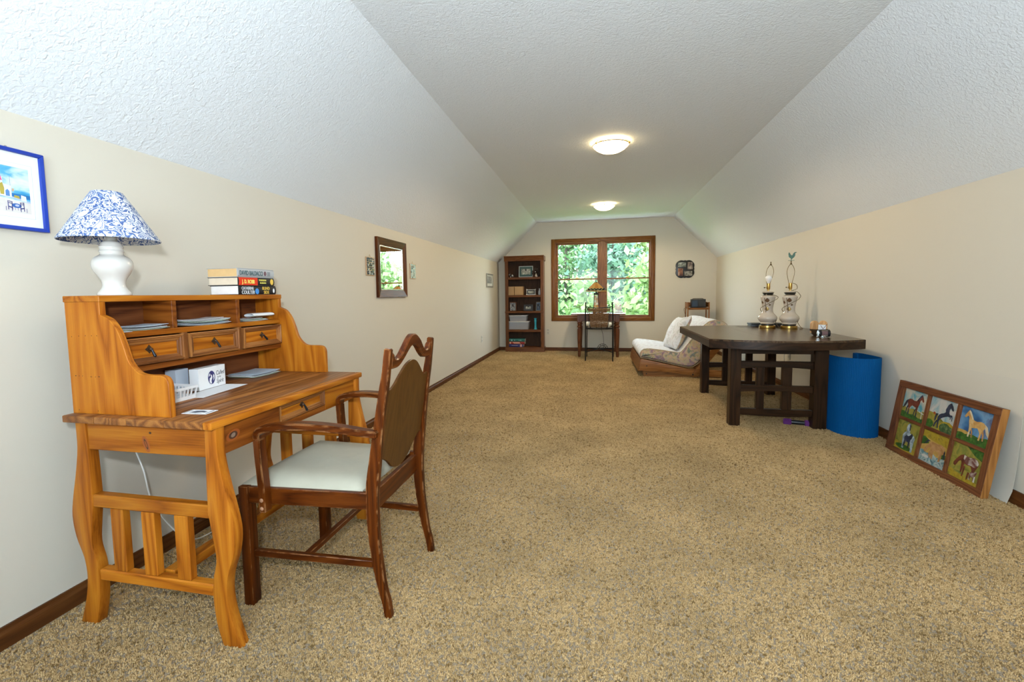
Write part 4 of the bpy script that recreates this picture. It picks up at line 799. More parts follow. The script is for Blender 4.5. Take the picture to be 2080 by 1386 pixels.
# ------------------------------------------------------------------ bookcase and its contents
BK = thing('bookcase', 'tall brown oak bookcase with five open bays in the left far corner', 'bookcase', (-1.333, 8.86, 0))
KX, KZ = wood('oakdark', 'X'), wood('oakdark', 'Z'); BY0, BY1 = 8.74, 9.0; BX0, BX1 = -1.703, -0.960
for x0, x1 in ((BX0 + 0.008, BX0 + 0.026), (BX1 - 0.026, BX1 - 0.008)):
    bm = BM(); box(bm, x0, x1, BY0 + 0.012, BY1, 0, 1.80, 0.001); part('side_panel', bm, KZ, BK)
for x0, x1 in ((BX0 + 0.004, BX0 + 0.066), (BX1 - 0.060, BX1 - 0.004)):
    bm = BM(); box(bm, x0, x1, BY0, BY0 + 0.018, 0.0, 1.745, 0.003); part('face_stile', bm, KZ, BK)
bm = BM(); box(bm, BX0 + 0.02, BX1 - 0.02, BY1 - 0.008, BY1, 0.05, 1.80); part('back_panel', bm, wood('backing', 'Z'), BK)
bm = BM(); prism(bm, [(BY1, 1.74), (BY0 - 0.002, 1.74), (BY0 - 0.004, 1.772), (BY0 - 0.010, 1.780), (BY0 - 0.010, 1.792), (BY0 - 0.022, 1.815), (BY0 - 0.026, 1.838), (BY1, 1.838)], 'X', BX0 - 0.008, BX1 + 0.008, 0.001); part('cornice', bm, KX, BK)
for z0, z1, nm, p in ((1.393, 1.437, 'shelf', 0.0), (1.056, 1.097, 'shelf', 0.0), (0.755, 0.789, 'shelf', 0.014), (0.390, 0.435, 'shelf', 0.0)):
    e = 0.0 if p else 0.062
    bm = BM(); box(bm, BX0 + (0.0 if p else e), BX1 - (0.0 if p else e), BY0 - p, BY0 + 0.02, z0, z1, 0.003); box(bm, BX0 + 0.027, BX1 - 0.027, BY0 + 0.02, BY1 - 0.009, z1 - 0.019, z1); part(nm, bm, KX, BK)
bm = BM(); prism(bm, [(BY1, 0), (BY0 - 0.010, 0), (BY0 - 0.010, 0.07), (BY0 - 0.003, 0.083), (BY0, 0.098), (BY1, 0.098)], 'X', BX0 - 0.002, BX1 + 0.004, 0.001); part('plinth', bm, KX, BK)
def pic_frame(name, label, x0, x1, z0, h, y, lean, w, fm, mat, pic, group='framed photos in the bookcase', turn=0.0, deco=None):
    """standing picture frame built upright then leaned back about its foot"""
    cx = (x0 + x1) / 2; t = thing(name, label, 'photo frame', (cx, y, z0), group); hw = (x1 - x0) / 2
    M = Matrix.Translation((cx, y, z0)) @ Matrix.Rotation(turn, 4, 'Z') @ Matrix.Rotation(-lean, 4, 'X')
    def go(bm): bmesh.ops.transform(bm, verts=bm.verts, matrix=M); return bm
    for a in ((-hw, hw, 0, w), (-hw, hw, h - w, h), (-hw, -hw + w, w, h - w), (hw - w, hw, w, h - w)):
        bm = BM(); box(bm, a[0], a[1], 0, 0.014, a[2], a[3], 0.002); part('frame_side', go(bm), fm, t)
    bm = BM(); box(bm, -hw + w, hw - w, 0.008, 0.012, w, h - w); part('mount', go(bm), mat or pic, t)
    if mat:
        iw, ih = (hw - w) * 0.42, (h - 2 * w) * 0.22
        bm = BM(); box(bm, -hw + w + iw * 0.7, hw - w - iw * 0.7, 0.0065, 0.008, w + ih, h - w - ih); part('photo', go(bm), pic, t)
    if deco == 'corners':
        for a in (-hw, hw):
            for c in (0, h):
                bm = BM(); ball(bm, (a, 0.005, c + (0.006 if c == 0 else 0)), 0.010, 8); part('corner_bead', go(bm), fm, t)
    bm = BM(); a_ = math.tan(lean) ; prism(bm, [(0.014, h * 0.75), (0.014, h * 0.62), (0.014 + h * 0.62 * 0.28, 0.004 + 0.0), (0.014 + h * 0.62 * 0.30, 0.004)], 'X', -0.012, 0.012)
    bmesh.ops.transform(bm, verts=bm.verts, matrix=Matrix.Translation((cx, y, z0)) @ Matrix.Rotation(turn, 4, 'Z')); part('easel', bm, BLACKP, t)
    return t
LIGHTPH = pattern('pale_photo', [(0.10, 0.11, 0.10), (0.30, 0.31, 0.27), (0.62, 0.62, 0.55)], 26, 0.35)
BWPH = pattern('contrast_photo', [(0.02, 0.025, 0.03), (0.16, 0.17, 0.18), (0.65, 0.62, 0.55)], 18, 0.35)
pic_frame('photo_frame', 'framed photo with wide dark green mat on the top shelf of bookcase', -1.450, -1.176, 1.438, 0.215, 8.86, 0.10, 0.012, plain('silver_frame', (0.55, 0.56, 0.56), 0.3, 0.6), plain('green_mat', (0.03, 0.075, 0.075), 0.6), LIGHTPH)
pic_frame('photo_frame', 'small silver cornered frame with black photo on second bookcase shelf', -1.300, -1.130, 1.0985, 0.105, 8.84, 0.10, 0.010, plain('bright_silver', (0.75, 0.75, 0.72), 0.25, 0.7), INK, LIGHTPH, deco='corners')
pic_frame('photo_frame', 'brown frame with pale photo of a dark figure at left of middle shelf', -1.634, -1.502, 0.790, 0.175, 8.84, 0.16, 0.012, wood('oakdark', 'Z'), None, BWPH, turn=0.12)
pic_frame('photo_frame', 'wide black frame with small pale photo in centre of middle shelf', -1.360, -1.180, 0.790, 0.125, 8.85, 0.14, 0.020, BLACKP, INK, LIGHTPH)
pic_frame('photo_frame', 'grey frame with dark blue photo at right of middle shelf', -1.128, -1.030, 0.790, 0.175, 8.84, 0.14, 0.012, plain('grey_wood_frame', (0.22, 0.19, 0.16), 0.5), None, pattern('blue_photo', [(0.02, 0.03, 0.06), (0.06, 0.10, 0.18), (0.45, 0.5, 0.55)], 20, 0.35), turn=-0.2)
# figurines on the top shelf
t = thing('cow_figurine', 'little black and white animal figurine at left of top bookcase shelf', 'figurine', (-1.59, 8.86, 1.4375)); PB = pattern('black_white_patches', [(0.012, 0.012, 0.014), (0.012, 0.012, 0.014), (0.7, 0.7, 0.68), (0.7, 0.7, 0.68)], 24, 0.3)
bm = BM(); ball(bm, (-1.588, 8.86, 1.476), 0.022, 12, (1.6, 0.9, 0.9)); ball(bm, (-1.625, 8.855, 1.494), 0.013, 10, (1.2, 0.9, 1)); ball(bm, (-1.638, 8.852, 1.488), 0.008, 8)
for a, bb in ((-0.022, -0.01), (-0.022, 0.01), (0.020, -0.01), (0.020, 0.01)): tube(bm, [(-1.588 + a, 8.86 + bb, 1.472), (-1.588 + a, 8.86 + bb, 1.438)], [0.007, 0.005], 8)
tube(bm, [(-1.556, 8.86, 1.48), (-1.548, 8.86, 1.455)], 0.002, 6)
for s in (-1, 1): ball(bm, (-1.620, 8.855 + s * 0.013, 1.503), 0.006, 6, (0.6, 1.3, 0.8))
part('body', bm, PB, t, 60)
t = thing('wreath_ornament', 'round dark brown wreath ornament with a white figure inside on top shelf', 'ornament', (-1.118, 8.85, 1.4375))
bm = BM()
for k in range(40):
    a = 2 * math.pi * k / 40 + rng.normal() * 0.05; rr = 0.058 + rng.normal() * 0.006; ball(bm, (-1.118 + rr * math.cos(a), 8.85 + rng.normal() * 0.006, 1.515 + rr * 1.18 * math.sin(a)), 0.012 + rng.uniform(0, .005), 6)
part('twig_ring', bm, plain('dark_twig', (0.035, 0.02, 0.014), 0.7), t, 0)
bm = BM(); ball(bm, (-1.112, 8.842, 1.462), 0.020, 10, (1, 0.8, 1.2)); ball(bm, (-1.112, 8.838, 1.493), 0.012, 8); part('seated_figure', bm, plain('ivory_resin', (0.62, 0.55, 0.46), 0.4), t, 60)
bm = BM(); ball(bm, (-1.126, 8.836, 1.535), 0.009, 6); ball(bm, (-1.095, 8.838, 1.450), 0.010, 6); part('white_flower', bm, PL, t, 60)
# two tan boxes, white vase sliver, bins, turquoise vase, bottom books
BOXM = plain('tan_card_box', (0.42, 0.255, 0.115), 0.6, var=0.08, vscale=10)
for x0, x1, lb in ((-1.655, -1.535, 'tan square box at left end of second bookcase shelf'), (-1.529, -1.360, 'wider tan box right of the other on second bookcase shelf')):
    t = thing('storage_box', lb, 'box', ((x0 + x1) / 2, 8.87, 1.0975), 'tan boxes on the second shelf')
    bm = BM(); box(bm, x0 + 0.002, x1 - 0.002, 8.81, 8.95, 1.0975, 1.235, 0.002); part('carton', bm, BOXM, t)
    bm = BM(); box(bm, x0, x1, 8.808, 8.952, 1.2352, 1.262, 0.002); part('lid', bm, BOXM, t)
bm = BM(); lathe(bm, [(0.0, 1.0975), (0.022, 1.0975), (0.026, 1.12), (0.024, 1.16), (0.014, 1.19), (0.012, 1.21), (0.016, 1.22), (0.013, 1.22), (0.010, 1.20)], -1.052, 8.87, 20)
solo('bud_vase', bm, plain('milky_glass', (0.55, 0.56, 0.58), 0.2), 'slim milky bud vase at the right end of second bookcase shelf', 'vase', (-1.052, 8.87, 1.0975), smooth=60)
BINM = plain('clear_grey_plastic', (0.40, 0.42, 0.47), 0.25); BINL = plain('white_bin_rim', (0.62, 0.63, 0.65), 0.3)
def hazymat():
    if 'hazy_clear_plastic' in MATS: return MATS['hazy_clear_plastic']
    m, nt, b = newmat('hazy_clear_plastic'); b.inputs['Base Color'].default_value = (.42, .45, .52, 1); b.inputs['Roughness'].default_value = .3
    tr = N(nt, 'ShaderNodeBsdfTransparent'); ms = N(nt, 'ShaderNodeMixShader'); ms.inputs[0].default_value = .62; nt.links.new(tr.outputs[0], ms.inputs[1]); nt.links.new(b.outputs[0], ms.inputs[2]); nt.links.new(ms.outputs[0], nt.nodes['Material Output'].inputs[0])
    MATS['hazy_clear_plastic'] = m; return m
def bin_(x0, x1, z0, z1, label, y0=8.765, y1=8.97):
    t = thing('storage_bin', label, 'storage bin', ((x0 + x1) / 2, (y0 + y1) / 2, z0), 'plastic bins in the bookcase'); g = 0.022
    bm = BM(); lo = [(x0 + g, y0 + g), (x1 - g, y0 + g), (x1 - g, y1 - g), (x0 + g, y1 - g)]; hi = [(x0 + .008, y0 + .008), (x1 - .008, y0 + .008), (x1 - .008, y1 - .008), (x0 + .008, y1 - .008)]
    A = [bm.verts.new((*p, z0)) for p in lo]; B = [bm.verts.new((*p, z1 - 0.014)) for p in hi]; bm.faces.new(A[::-1])
    for k in range(4): bm.faces.new((A[k], A[(k + 1) % 4], B[(k + 1) % 4], B[k]))
    bmesh.ops.bevel(bm, geom=[e for e in bm.edges if not e.is_boundary], offset=0.006, segments=2, affect='EDGES'); part('tub', bm, hazymat(), t)
    bm = BM(); box(bm, x0, x1, y0, y1, z1 - 0.014, z1, 0.004, 2); part('lid', bm, BINL, t)
    bm = BM(); box(bm, x0 + g + .006, x1 - g - .006, y0 + g + .004, y1 - g - .006, z0 + 0.003, z0 + (z1 - z0) * 0.26, 0.002); box(bm, x0 + g + .03, x1 - g - .06, y0 + g + .012, y1 - g - .02, z0 + (z1 - z0) * 0.26 + .0005, z0 + (z1 - z0) * 0.40, 0.002); part('contents', bm, plain('tan_papers', (0.45, 0.34, 0.22), 0.7, var=0.2, vscale=15), t)
bin_(-1.665, -1.245, 0.4355, 0.5925, 'larger lower clear plastic bin with lid on the fourth shelf')
bin_(-1.640, -1.282, 0.593, 0.710, 'smaller clear plastic bin stacked on the larger bin')
bm = BM(); lathe(bm, [(p.x, p.y) for p in spline([(a, b, 0) for a, b in ((0.0, .4352), (0.032, .4352), (0.034, .445), (0.024, .462), (0.019, .50), (0.021, .56), (0.025, .60), (0.021, .625), (0.030, .650), (0.027, .652), (0.018, .628), (0.018, .60))], 3)], -1.130, 8.82, 24)
solo('bud_vase', bm, plain('turquoise_glaze', (0.03, 0.30, 0.42), 0.2, var=0.3, vscale=30), 'slender turquoise glazed vase beside the plastic bins', 'vase', (-1.130, 8.82, 0.4352), smooth=60)
def flat_book(x0, x1, z0, z1, m, label, y0=8.77, y1=8.95):
    t = thing('thick_book', label, 'book', ((x0 + x1) / 2, (y0 + y1) / 2, z0), 'books lying in the lowest bay')
    bm = BM(); box(bm, x0, x1, y0, y1, z0, z0 + .003); box(bm, x0, x1, y0, y1, z1 - .003, z1); prism(bm, [(y0 + .004, z0), (y0 - .003, (z0 + z1) / 2 - .01), (y0 - .003, (z0 + z1) / 2 + .01), (y0 + .004, z1)], 'X', x0, x1); part('cover', bm, m, t)
    bm = BM(); box(bm, x0 + .004, x1 - .004, y0 + .004, y1 - .004, z0 + .003, z1 - .003); part('page_block', bm, PAGEW, t); return t
t = flat_book(-1.647, -1.362, 0.0985, 0.152, plain('navy_cover', (0.015, 0.02, 0.14), 0.35), 'navy blue book at bottom of the stack in lowest bay')
bm = BM(); box(bm, -1.425, -1.385, 8.7655, 8.768, .103, .148); part('spine_label', bm, plain('pink_label', (0.55, 0.35, 0.36), 0.6), t)
bm = BM(); box(bm, -1.59, -1.47, 8.766, 8.768, .124, .129); part('spine_line', bm, plain('pale_lettering', (0.5, 0.52, 0.62), 0.6), t)
t = flat_book(-1.634, -1.335, 0.1525, 0.201, plain('dark_red_cover', (0.26, 0.02, 0.015), 0.35), 'dark red book in the middle of the lowest bay stack')
bm = BM(); box(bm, -1.565, -1.43, 8.766, 8.768, .176, .190); box(bm, -1.545, -1.41, 8.766, 8.768, .163, .170); box(bm, -1.63, -1.60, 8.766, 8.768, .163, .190); part('spine_line', bm, plain('peach_lettering', (0.75, 0.42, 0.30), 0.6), t)
t = flat_book(-1.640, -1.332, 0.2015, 0.256, plain('green_cover', (0.015, 0.14, 0.12), 0.35), 'teal green book on top of the lowest bay stack')
bm = BM(); ball(bm, (-1.585, 8.767, .228), .012, 8, (1, .2, 1)); ball(bm, (-1.53, 8.767, .228), .009, 8, (1, .2, 1)); ball(bm, (-1.41, 8.767, .228), .010, 8, (1, .2, 1)); ball(bm, (-1.44, 8.767, .228), .007, 8, (1, .2, 1)); part('spine_dot', bm, plain('pale_blue_dot', (0.45, 0.62, 0.72), 0.5), t)

# ------------------------------------------------------------------ dark trestle table on the right
TX, TY_, TZm = wood('table', 'X'), wood('table', 'Y'), wood('table', 'Z')
tb = thing('dining_table', 'heavy dark stained table with bowed ends and lattice trestles near right wall', 'table', (1.45, 4.7, 0))
def bow(x0, x1, y, d, n=14): return [(x0 + (x1 - x0) * k / n, y + d * (1 - (2 * k / n - 1) ** 2)) for k in range(n + 1)]
out = bow(0.892, 1.978, 3.960, -0.148) + bow(2.040, 0.905, 5.36, 0.155)
for i in range(5):     # five planks running the length of the top
    f0, f1 = i / 5, (i + 1) / 5
    def strip(f): return [(p[0] + (q[0] - p[0]) * f, p[1] + (q[1] - p[1]) * f) for p, q in (((0.892, 3.960), (1.978, 3.960)), ((0.905, 5.36), (2.040, 5.36)))]
    fr = [(0.892 + 1.086 * (f0 + (f1 - f0) * k / 4)) for k in range(5)]; bk_ = [(0.905 + 1.135 * (f1 - (f1 - f0) * k / 4)) for k in range(5)]
    pts = [(x, 3.960 - 0.148 * (1 - (2 * (x - 0.892) / 1.086 - 1) ** 2)) for x in fr] + [(x, 5.36 + 0.155 * (1 - (2 * (x - 0.905) / 1.135 - 1) ** 2)) for x in bk_]
    bm = BM(); prism(bm, pts, 'Z', 0.725, 0.7400 - 0.0002 * (i % 2)); part('top_plank', bm, wood('tabletop', 'Y'), tb, 30)
def edge(pts, nm, m):
    bm = BM(); sweep_bar(bm, [(x, y, 0.703) for x, y in pts], 0.068, 0.028, (0, 0, 1)); part(nm, bm, m, tb, 30)
edge([(x, y + 0.0145) for x, y in bow(0.894, 1.976, 3.960, -0.148)], 'edge_band', TX); edge([(x, y - 0.0145) for x, y in bow(0.907, 2.038, 5.36, 0.155)], 'edge_band', TX)
edge([(0.9065, 3.975), (0.9195, 5.345)], 'edge_band', TY_); edge([(1.9635, 3.975), (2.0255, 5.345)], 'edge_band', TY_)
for (xs_, yy) in (((1.082, 1.164, 1.287, 1.345, 1.477, 1.548, 1.699, 1.797), 4.08), ((1.128, 1.206, 1.345, 1.408, 1.575, 1.640, 1.778, 1.860), 5.345)):
    for a, b in ((xs_[0], xs_[1]), (xs_[6], xs_[7])):
        bm = BM(); box(bm, a, b, yy, yy + 0.085, 0, 0.69, 0.004); part('leg', bm, TZm, tb)
    for z0, z1, arch in ((0.605, 0.669, 0), (0.483, 0.543, -0.014), (0.290, 0.345, -0.010), (0.100, 0.150, 0.010)):
        w_ = xs_[6] - xs_[1]
        pts = [(xs_[1] + w_ * k / 10, z1) for k in range(11)] + [(xs_[6] - w_ * k / 10, z0 + arch * (1 - (2 * k / 10 - 1) ** 2) * -1) for k in range(11)]
        bm = BM(); prism(bm, pts, 'Y', yy + 0.018, yy + 0.062, 0.003); part('lattice_rail', bm, TX, tb, 30)
    for a, b in ((xs_[2], xs_[3]), (xs_[4], xs_[5])):
        bm = BM(); box(bm, a, b, yy + 0.021, yy + 0.059, 0.110, 0.535, 0.003); part('lattice_bar', bm, TZm, tb)
for xa in (1.30, 1.58):
    bm = BM(); box(bm, xa, xa + 0.05, 4.165, 5.345, 0.63, 0.70, 0.002); part('top_bearer', bm, TY_, tb)

# two lamps without shades
CRM = plain('cream_glazed_ceramic', (0.52, 0.45, 0.37), 0.14, coat=0.4); LEAFG = plain('gilt_leaf_relief', (0.20, 0.12, 0.03), 0.3, 0.6); LEAFD = plain('brown_leaf_relief', (0.11, 0.055, 0.02), 0.35)
DKRING = plain('dark_bronze', (0.03, 0.03, 0.025), 0.3, 0.6); CORDM = plain('brown_lamp_cord', (0.14, 0.10, 0.045), 0.5)
def cream_lamp(cx, cy, label, bulb, rooster, tilt):
    t = thing('table_lamp', label, 'lamp', (cx, cy, 0.7402), 'cream lamps without shades on the dark table'); z0 = 0.7402
    bm = BM(); lathe(bm, [(0, z0), (0.073, z0), (0.074, z0 + 0.003), (0.072, z0 + 0.026), (0.066, z0 + 0.030), (0, z0 + 0.030)], cx, cy, 32); part('brass_foot', bm, BRASS, t)
    bm = BM(); lathe(bm, [(0.058, z0 + 0.029), (0.060, z0 + 0.036), (0.058, z0 + 0.043)], cx, cy, 32); part('dark_collar', bm, DKRING, t)
    prof = [(0.056, .782), (0.064, .788), (0.066, .793), (0.060, .799), (0.072, .812), (0.084, .832), (0.0855, .845), (0.080, .862), (0.064, .880), (0.052, .896), (0.047, .915), (0.0465, .94), (0.051, .975), (0.058, 1.01), (0.064, 1.038), (0.0655, 1.052), (0.060, 1.062), (0.048, 1.068), (0.040, 1.071)]
    bm = BM(); lathe(bm, [(p.x, p.y) for p in spline([(a, b, 0) for a, b in prof], 3)], cx, cy, 36); part('ceramic_body', bm, CRM, t, 60)
    bm = BM(); lathe(bm, [(0.040, 1.070), (0.044, 1.074), (0.042, 1.080), (0.048, 1.086), (0.050, 1.092), (0.046, 1.094)], cx, cy, 30); part('dark_collar', bm, DKRING, t)
    bm = BM(); lathe(bm, [(0.0, 1.092), (0.046, 1.0935), (0.056, 1.098), (0.055, 1.102), (0.036, 1.110), (0.014, 1.114), (0, 1.114)], cx, cy, 30); part('cap', bm, CRM, t, 60)
    # moulded leaves facing the camera, standing proud of the body
    def rad(z): return float(np.interp(z, [p[1] for p in prof[3:]], [p[0] for p in prof[3:]]))
    def leaf(a, z, w, h, m, nm='relief_leaf'):
        bm = BM(); pts = [(0, -.5), (.35, -.32), (.5, -.05), (.36, .2), (.12, .42), (0, .5), (-.12, .42), (-.36, .2), (-.5, -.05), (-.35, -.32)]; A = []; B = []
        for u, v in pts:
            zz = z + v * h; r = rad(zz); th = a + u * w / r; A.append(bm.verts.new((cx + (r - .002) * math.cos(th), cy + (r - .002) * math.sin(th), zz))); B.append(bm.verts.new((cx + (r + .002) * math.cos(th), cy + (r + .002) * math.sin(th), zz)))
        r = rad(z); c = bm.verts.new((cx + (r + .006) * math.cos(a), cy + (r + .006) * math.sin(a), z)); n = len(pts)
        for k in range(n): bm.faces.new((A[k], A[(k + 1) % n], B[(k + 1) % n], B[k])); bm.faces.new((B[k], B[(k + 1) % n], c))
        bmesh.ops.recalc_face_normals(bm, faces=bm.faces); part(nm, bm, m, t, 30)
    a0 = R(-122)
    for da, z, w, h, m in ((0.15, 1.022, .040, .045, LEAFD), (-0.55, 1.034, .036, .040, CRM), (-0.75, 1.0, .03, .03, LEAFD), (0.1, .935, .040, .042, LEAFG), (-0.5, .965, .030, .026, CRM), (0.55, .975, .022, .018, LEAFD)): leaf(a0 + da, z, w, h, m)
    bm = BM(); tube(bm, [(cx + (rad(z) + .002) * math.cos(a0 - .25 + .2 * math.sin(9 * z)), cy + (rad(z) + .002) * math.sin(a0 - .25 + .2 * math.sin(9 * z)), z) for z in np.linspace(.90, 1.045, 12)], 0.0025, 6); part('relief_stem', bm, LEAFD, t)
    bm = BM(); lathe(bm, [(0.0, 1.113), (0.009, 1.113), (0.009, 1.126), (0.015, 1.130), (0.0165, 1.138), (0.0165, 1.152), (0.0175, 1.156), (0.0165, 1.160), (0.0165, 1.186), (0.014, 1.188), (0, 1.188)], cx, cy, 20); tube(bm, [(cx - .016, cy, 1.146), (cx - .034, cy - .003, 1.146)], 0.003, 8); sk = part('socket', bm, BRASS, t)
    bm = BM(); ball(bm, (cx - .037, cy - .003, 1.146), 0.006, 8); part('switch_key', bm, BLACKP, sk)
    if bulb:
        bm = BM(); lathe(bm, [(p.x, p.y) for p in spline([(a, b, 0) for a, b in ((0.012, 1.187), (0.014, 1.198), (0.022, 1.215), (0.029, 1.236), (0.027, 1.254), (0.016, 1.266), (0.0, 1.270))], 3)], cx, cy, 20); part('bulb', bm, plain('frosted_bulb', (0.85, 0.85, 0.84), 0.3), t, 60)
    ht = 1.372; bm = BM()
    for s in (-1, 1): tube(bm, spline([(cx + s * .013, cy, 1.172), (cx + s * .017, cy, 1.20), (cx + s * .030 + tilt * .4, cy, 1.26), (cx + s * .033 + tilt * .7, cy, 1.305), (cx + s * .022 + tilt * .9, cy, 1.345), (cx + tilt + s * .004, cy, ht)], 6), 0.0024, 6)
    part('harp', bm, plain('old_bronze', (0.13, 0.08, 0.03), 0.35, 0.8), t); fx = cx + tilt
    bm = BM(); lathe(bm, [(0, ht - .006), (0.010, ht - .004), (0.011, ht), (0.005, ht + .008), (0.004, ht + .018), (0.0055, ht + .022), (0.004, ht + .030), (0, ht + .032)], fx, cy, 12); part('finial', bm, plain('old_bronze', (0.13, 0.08, 0.03), 0.35, 0.8), t)
    if rooster:
        VG = plain('verdigris', (0.10, 0.20, 0.17), 0.5, 0.3, var=0.2, vscale=80); rx = fx; rz = ht + .030
        bm = BM(); tube(bm, [(rx, cy, rz - .004), (rx, cy, rz + .016)], 0.003, 6); box(bm, rx - .026, rx + .028, cy - .002, cy + .002, rz + .003, rz + .007)
        pts = [(-.024, .062), (-.030, .060), (-.024, .068), (-.026, .078), (-.019, .082), (-.014, .076), (-.008, .062), (.004, .052), (.012, .058), (.016, .072), (.028, .083), (.042, .086), (.046, .078), (.038, .078), (.032, .068), (.034, .055), (.026, .036), (.012, .024), (.004, .014), (-.002, .014), (-.004, .024), (-.018, .034), (-.024, .046)]
        prism(bm, [(rx + a, rz + b) for a, b in pts], 'Y', cy - .003, cy + .003, .001); part('rooster_finial', bm, VG, t)
    # cord wound loosely round the body
    pts = []
    for k in range(34):
        q = k / 33; z = 1.10 - .285 * q; rr = max(rad(z), .04) + .004 + .018 * abs(math.sin(q * 9)); th = R(60) - q * 2 * math.pi * 1.15
        pts.append((cx + rr * math.cos(th), cy + rr * math.sin(th), z))
    if rooster: pts = [(cx + .016, cy - .01, 1.185), (cx + .05, cy - .01, 1.17), (cx + .055, cy - .012, 1.13), (cx + .03, cy + .03, 1.115), (cx + .075, cy + .03, 1.10), (cx + .098, cy + .01, 1.06), (cx + .085, cy + .01, 1.035)] + pts[8:]
    pts += [(pts[-1][0] - .01, pts[-1][1] - .012, .80), (cx + .095, cy - .02, .757), (cx + .105, cy - .045, .744), (cx + .06, cy - .085, .744)]
    bm = BM(); tube(bm, spline(pts, 3), 0.0026, 6); part('cord', bm, CORDM, t)
    return t
cream_lamp(1.690, 5.125, 'cream leaf moulded lamp with bare white bulb, left of the pair on dark table', True, False, 0.016)
cream_lamp(1.862, 5.055, 'cream leaf moulded lamp with green rooster finial and trailing cord on dark table', False, True, 0.0)
# black flat case and a sheet behind the lamps
t = thing('flat_case', 'flat black case lying at the far side of the dark table behind lamps', 'case', (1.77, 5.38, 0.7402))
bm = BM(); box(bm, 1.60, 1.94, 5.30, 5.44, 0.7405, 0.760, 0.004, 2); part('case_base', bm, BLACKP, t)
bm = BM(); box(bm, 1.595, 1.945, 5.295, 5.445, 0.7605, 0.776, 0.005, 2); part('case_lid', bm, plain('black_leatherette', (0.010, 0.010, 0.011), 0.45), t)
bm = BM(); sheet(bm, 1.545, 5.30, 0.7403, 0.16, 0.10, 0.2, 0, 0.0008); solo('dark_sheet', bm, plain('slate_paper', (0.20, 0.20, 0.19), 0.6), 'thin grey sheet on the dark table left of the black case', 'papers', (1.545, 5.30, 0.7403))
# bowl with rounded wooden blocks, and a fishing reel
t = thing('dark_bowl', 'small dark bowl near right end of the dark table holding wooden blocks', 'bowl', (1.795, 4.275, 0.7402))
bm = BM(); lathe(bm, [(p.x, p.y) for p in spline([(a, b, 0) for a, b in ((0, .7404), (.030, .7404), (.036, .744), (.052, .765), (.062, .792), (.064, .796), (.058, .793), (.048, .768), (.030, .750), (0, .748))], 3)], 1.795, 4.275, 30, sx=1.05); part('bowl_shell', bm, plain('dark_brown_bowl', (0.05, 0.028, 0.015), 0.3), t, 60)
for x, lb in ((1.763, 'left rounded wooden block standing up in the dark bowl'), (1.826, 'right rounded wooden block standing up in the dark bowl')):
    bm = BM(); prism(bm, [(x + .030 * math.cos(a), .835 + .030 * math.sin(a)) for a in np.linspace(0, math.pi, 12)] + [(x - .028, .765), (x + .028, .765)], 'Y', 4.262, 4.288, 0.007, 3)
    solo('wooden_block', bm, wood('shoetree', 'Z'), lb, 'wooden block', (x, 4.275, .765), 'wooden blocks in the bowl')
t = thing('paper_tag', 'white and dark folded tag tucked between the wooden blocks', 'tag', (1.806, 4.256, .79)); bm = BM(); prism(bm, [(1.782, .790), (1.838, .790), (1.842, .830), (1.784, .833)], 'Y', 4.2535, 4.2545); part('tag_card', bm, WHITE, t)
bm = BM(); sweep_bar(bm, [(1.800, 4.2525, .826), (1.818, 4.2525, .797), (1.846, 4.2525, .836)], 0.004, 0.002, (1, 0, 0)); part('tag_strap', bm, plain('brick_strap', (0.16, 0.06, 0.04), 0.6), t)
t = thing('fishing_reel', 'black and silver fishing reel lying at right front of the dark table', 'fishing reel', (1.765, 4.14, .7402)); CH = plain('chrome_plate', (0.6, 0.62, 0.64), 0.15, 1.0)
def xcyl(bm, x0, x1, y, z, r, n=20): tube(bm, [(x0, y, z), (x1, y, z)], r, n); return bm
bm = BM(); xcyl(bm, 1.752, 1.797, 4.14, .772, .022); part('spool', bm, plain('rose_line', (0.20, 0.11, 0.11), 0.4), t)
for a, b in ((1.738, 1.752), (1.797, 1.813)):
    bm = BM(); xcyl(bm, a, b, 4.14, .772, .0295, 24); bmesh.ops.bevel(bm, geom=[e for e in bm.edges if e.calc_face_angle(0) > 1], offset=.003, segments=2, affect='EDGES'); part('side_plate', bm, BLACKP, t)
bm = BM(); xcyl(bm, 1.813, 1.816, 4.14, .772, .020); xcyl(bm, 1.735, 1.738, 4.14, .772, .022)
for a in range(4): xcyl(bm, 1.752, 1.797, 4.14 + .026 * math.cos(a * 1.57 + .7), .772 + .026 * math.sin(a * 1.57 + .7), .003, 8)
part('chrome_trim', bm, CH, t)
bm = BM(); tube(bm, [(1.728, 4.14, .772), (1.728, 4.125, .750), (1.726, 4.12, .746)], .004, 8); xcyl(bm, 1.726, 1.738, 4.14, .772, .005, 10); ball(bm, (1.722, 4.118, .7475), .0072, 10); part('crank', bm, CH, t)
bm = BM(); box(bm, 1.765, 1.785, 4.10, 4.18, .7404, .7435, .001); box(bm, 1.768, 1.782, 4.125, 4.155, .7435, .752); tube(bm, [(1.816, 4.14, .76), (1.828, 4.135, .749)], .003, 6); part('foot', bm, CH, t)

# dumbbell under the table
t = thing('dumbbell', 'small purple ended dumbbell with black grip under the dark table', 'dumbbell', (1.632, 4.185, 0))
ud = Vector((.205, -.055, 0)).normalized(); c0 = Vector((1.632, 4.185, .028)); PUR = plain('purple_neoprene', (0.13, 0.025, 0.17), 0.55, bump=0.3, bscale=90)
for s in (-1, 1):
    bm = BM(); tube(bm, [c0 + ud * s * .046, c0 + ud * s * .052, c0 + ud * s * .098, c0 + ud * s * .104], [.022, .028, .028, .020], 6); part('weight_head', bm, PUR, t, 20)
bm = BM(); tube(bm, [c0 - ud * .047, c0 - ud * .03, c0, c0 + ud * .03, c0 + ud * .047], [.016, .0175, .0185, .0175, .016], 14); part('grip', bm, BLACKP, t)

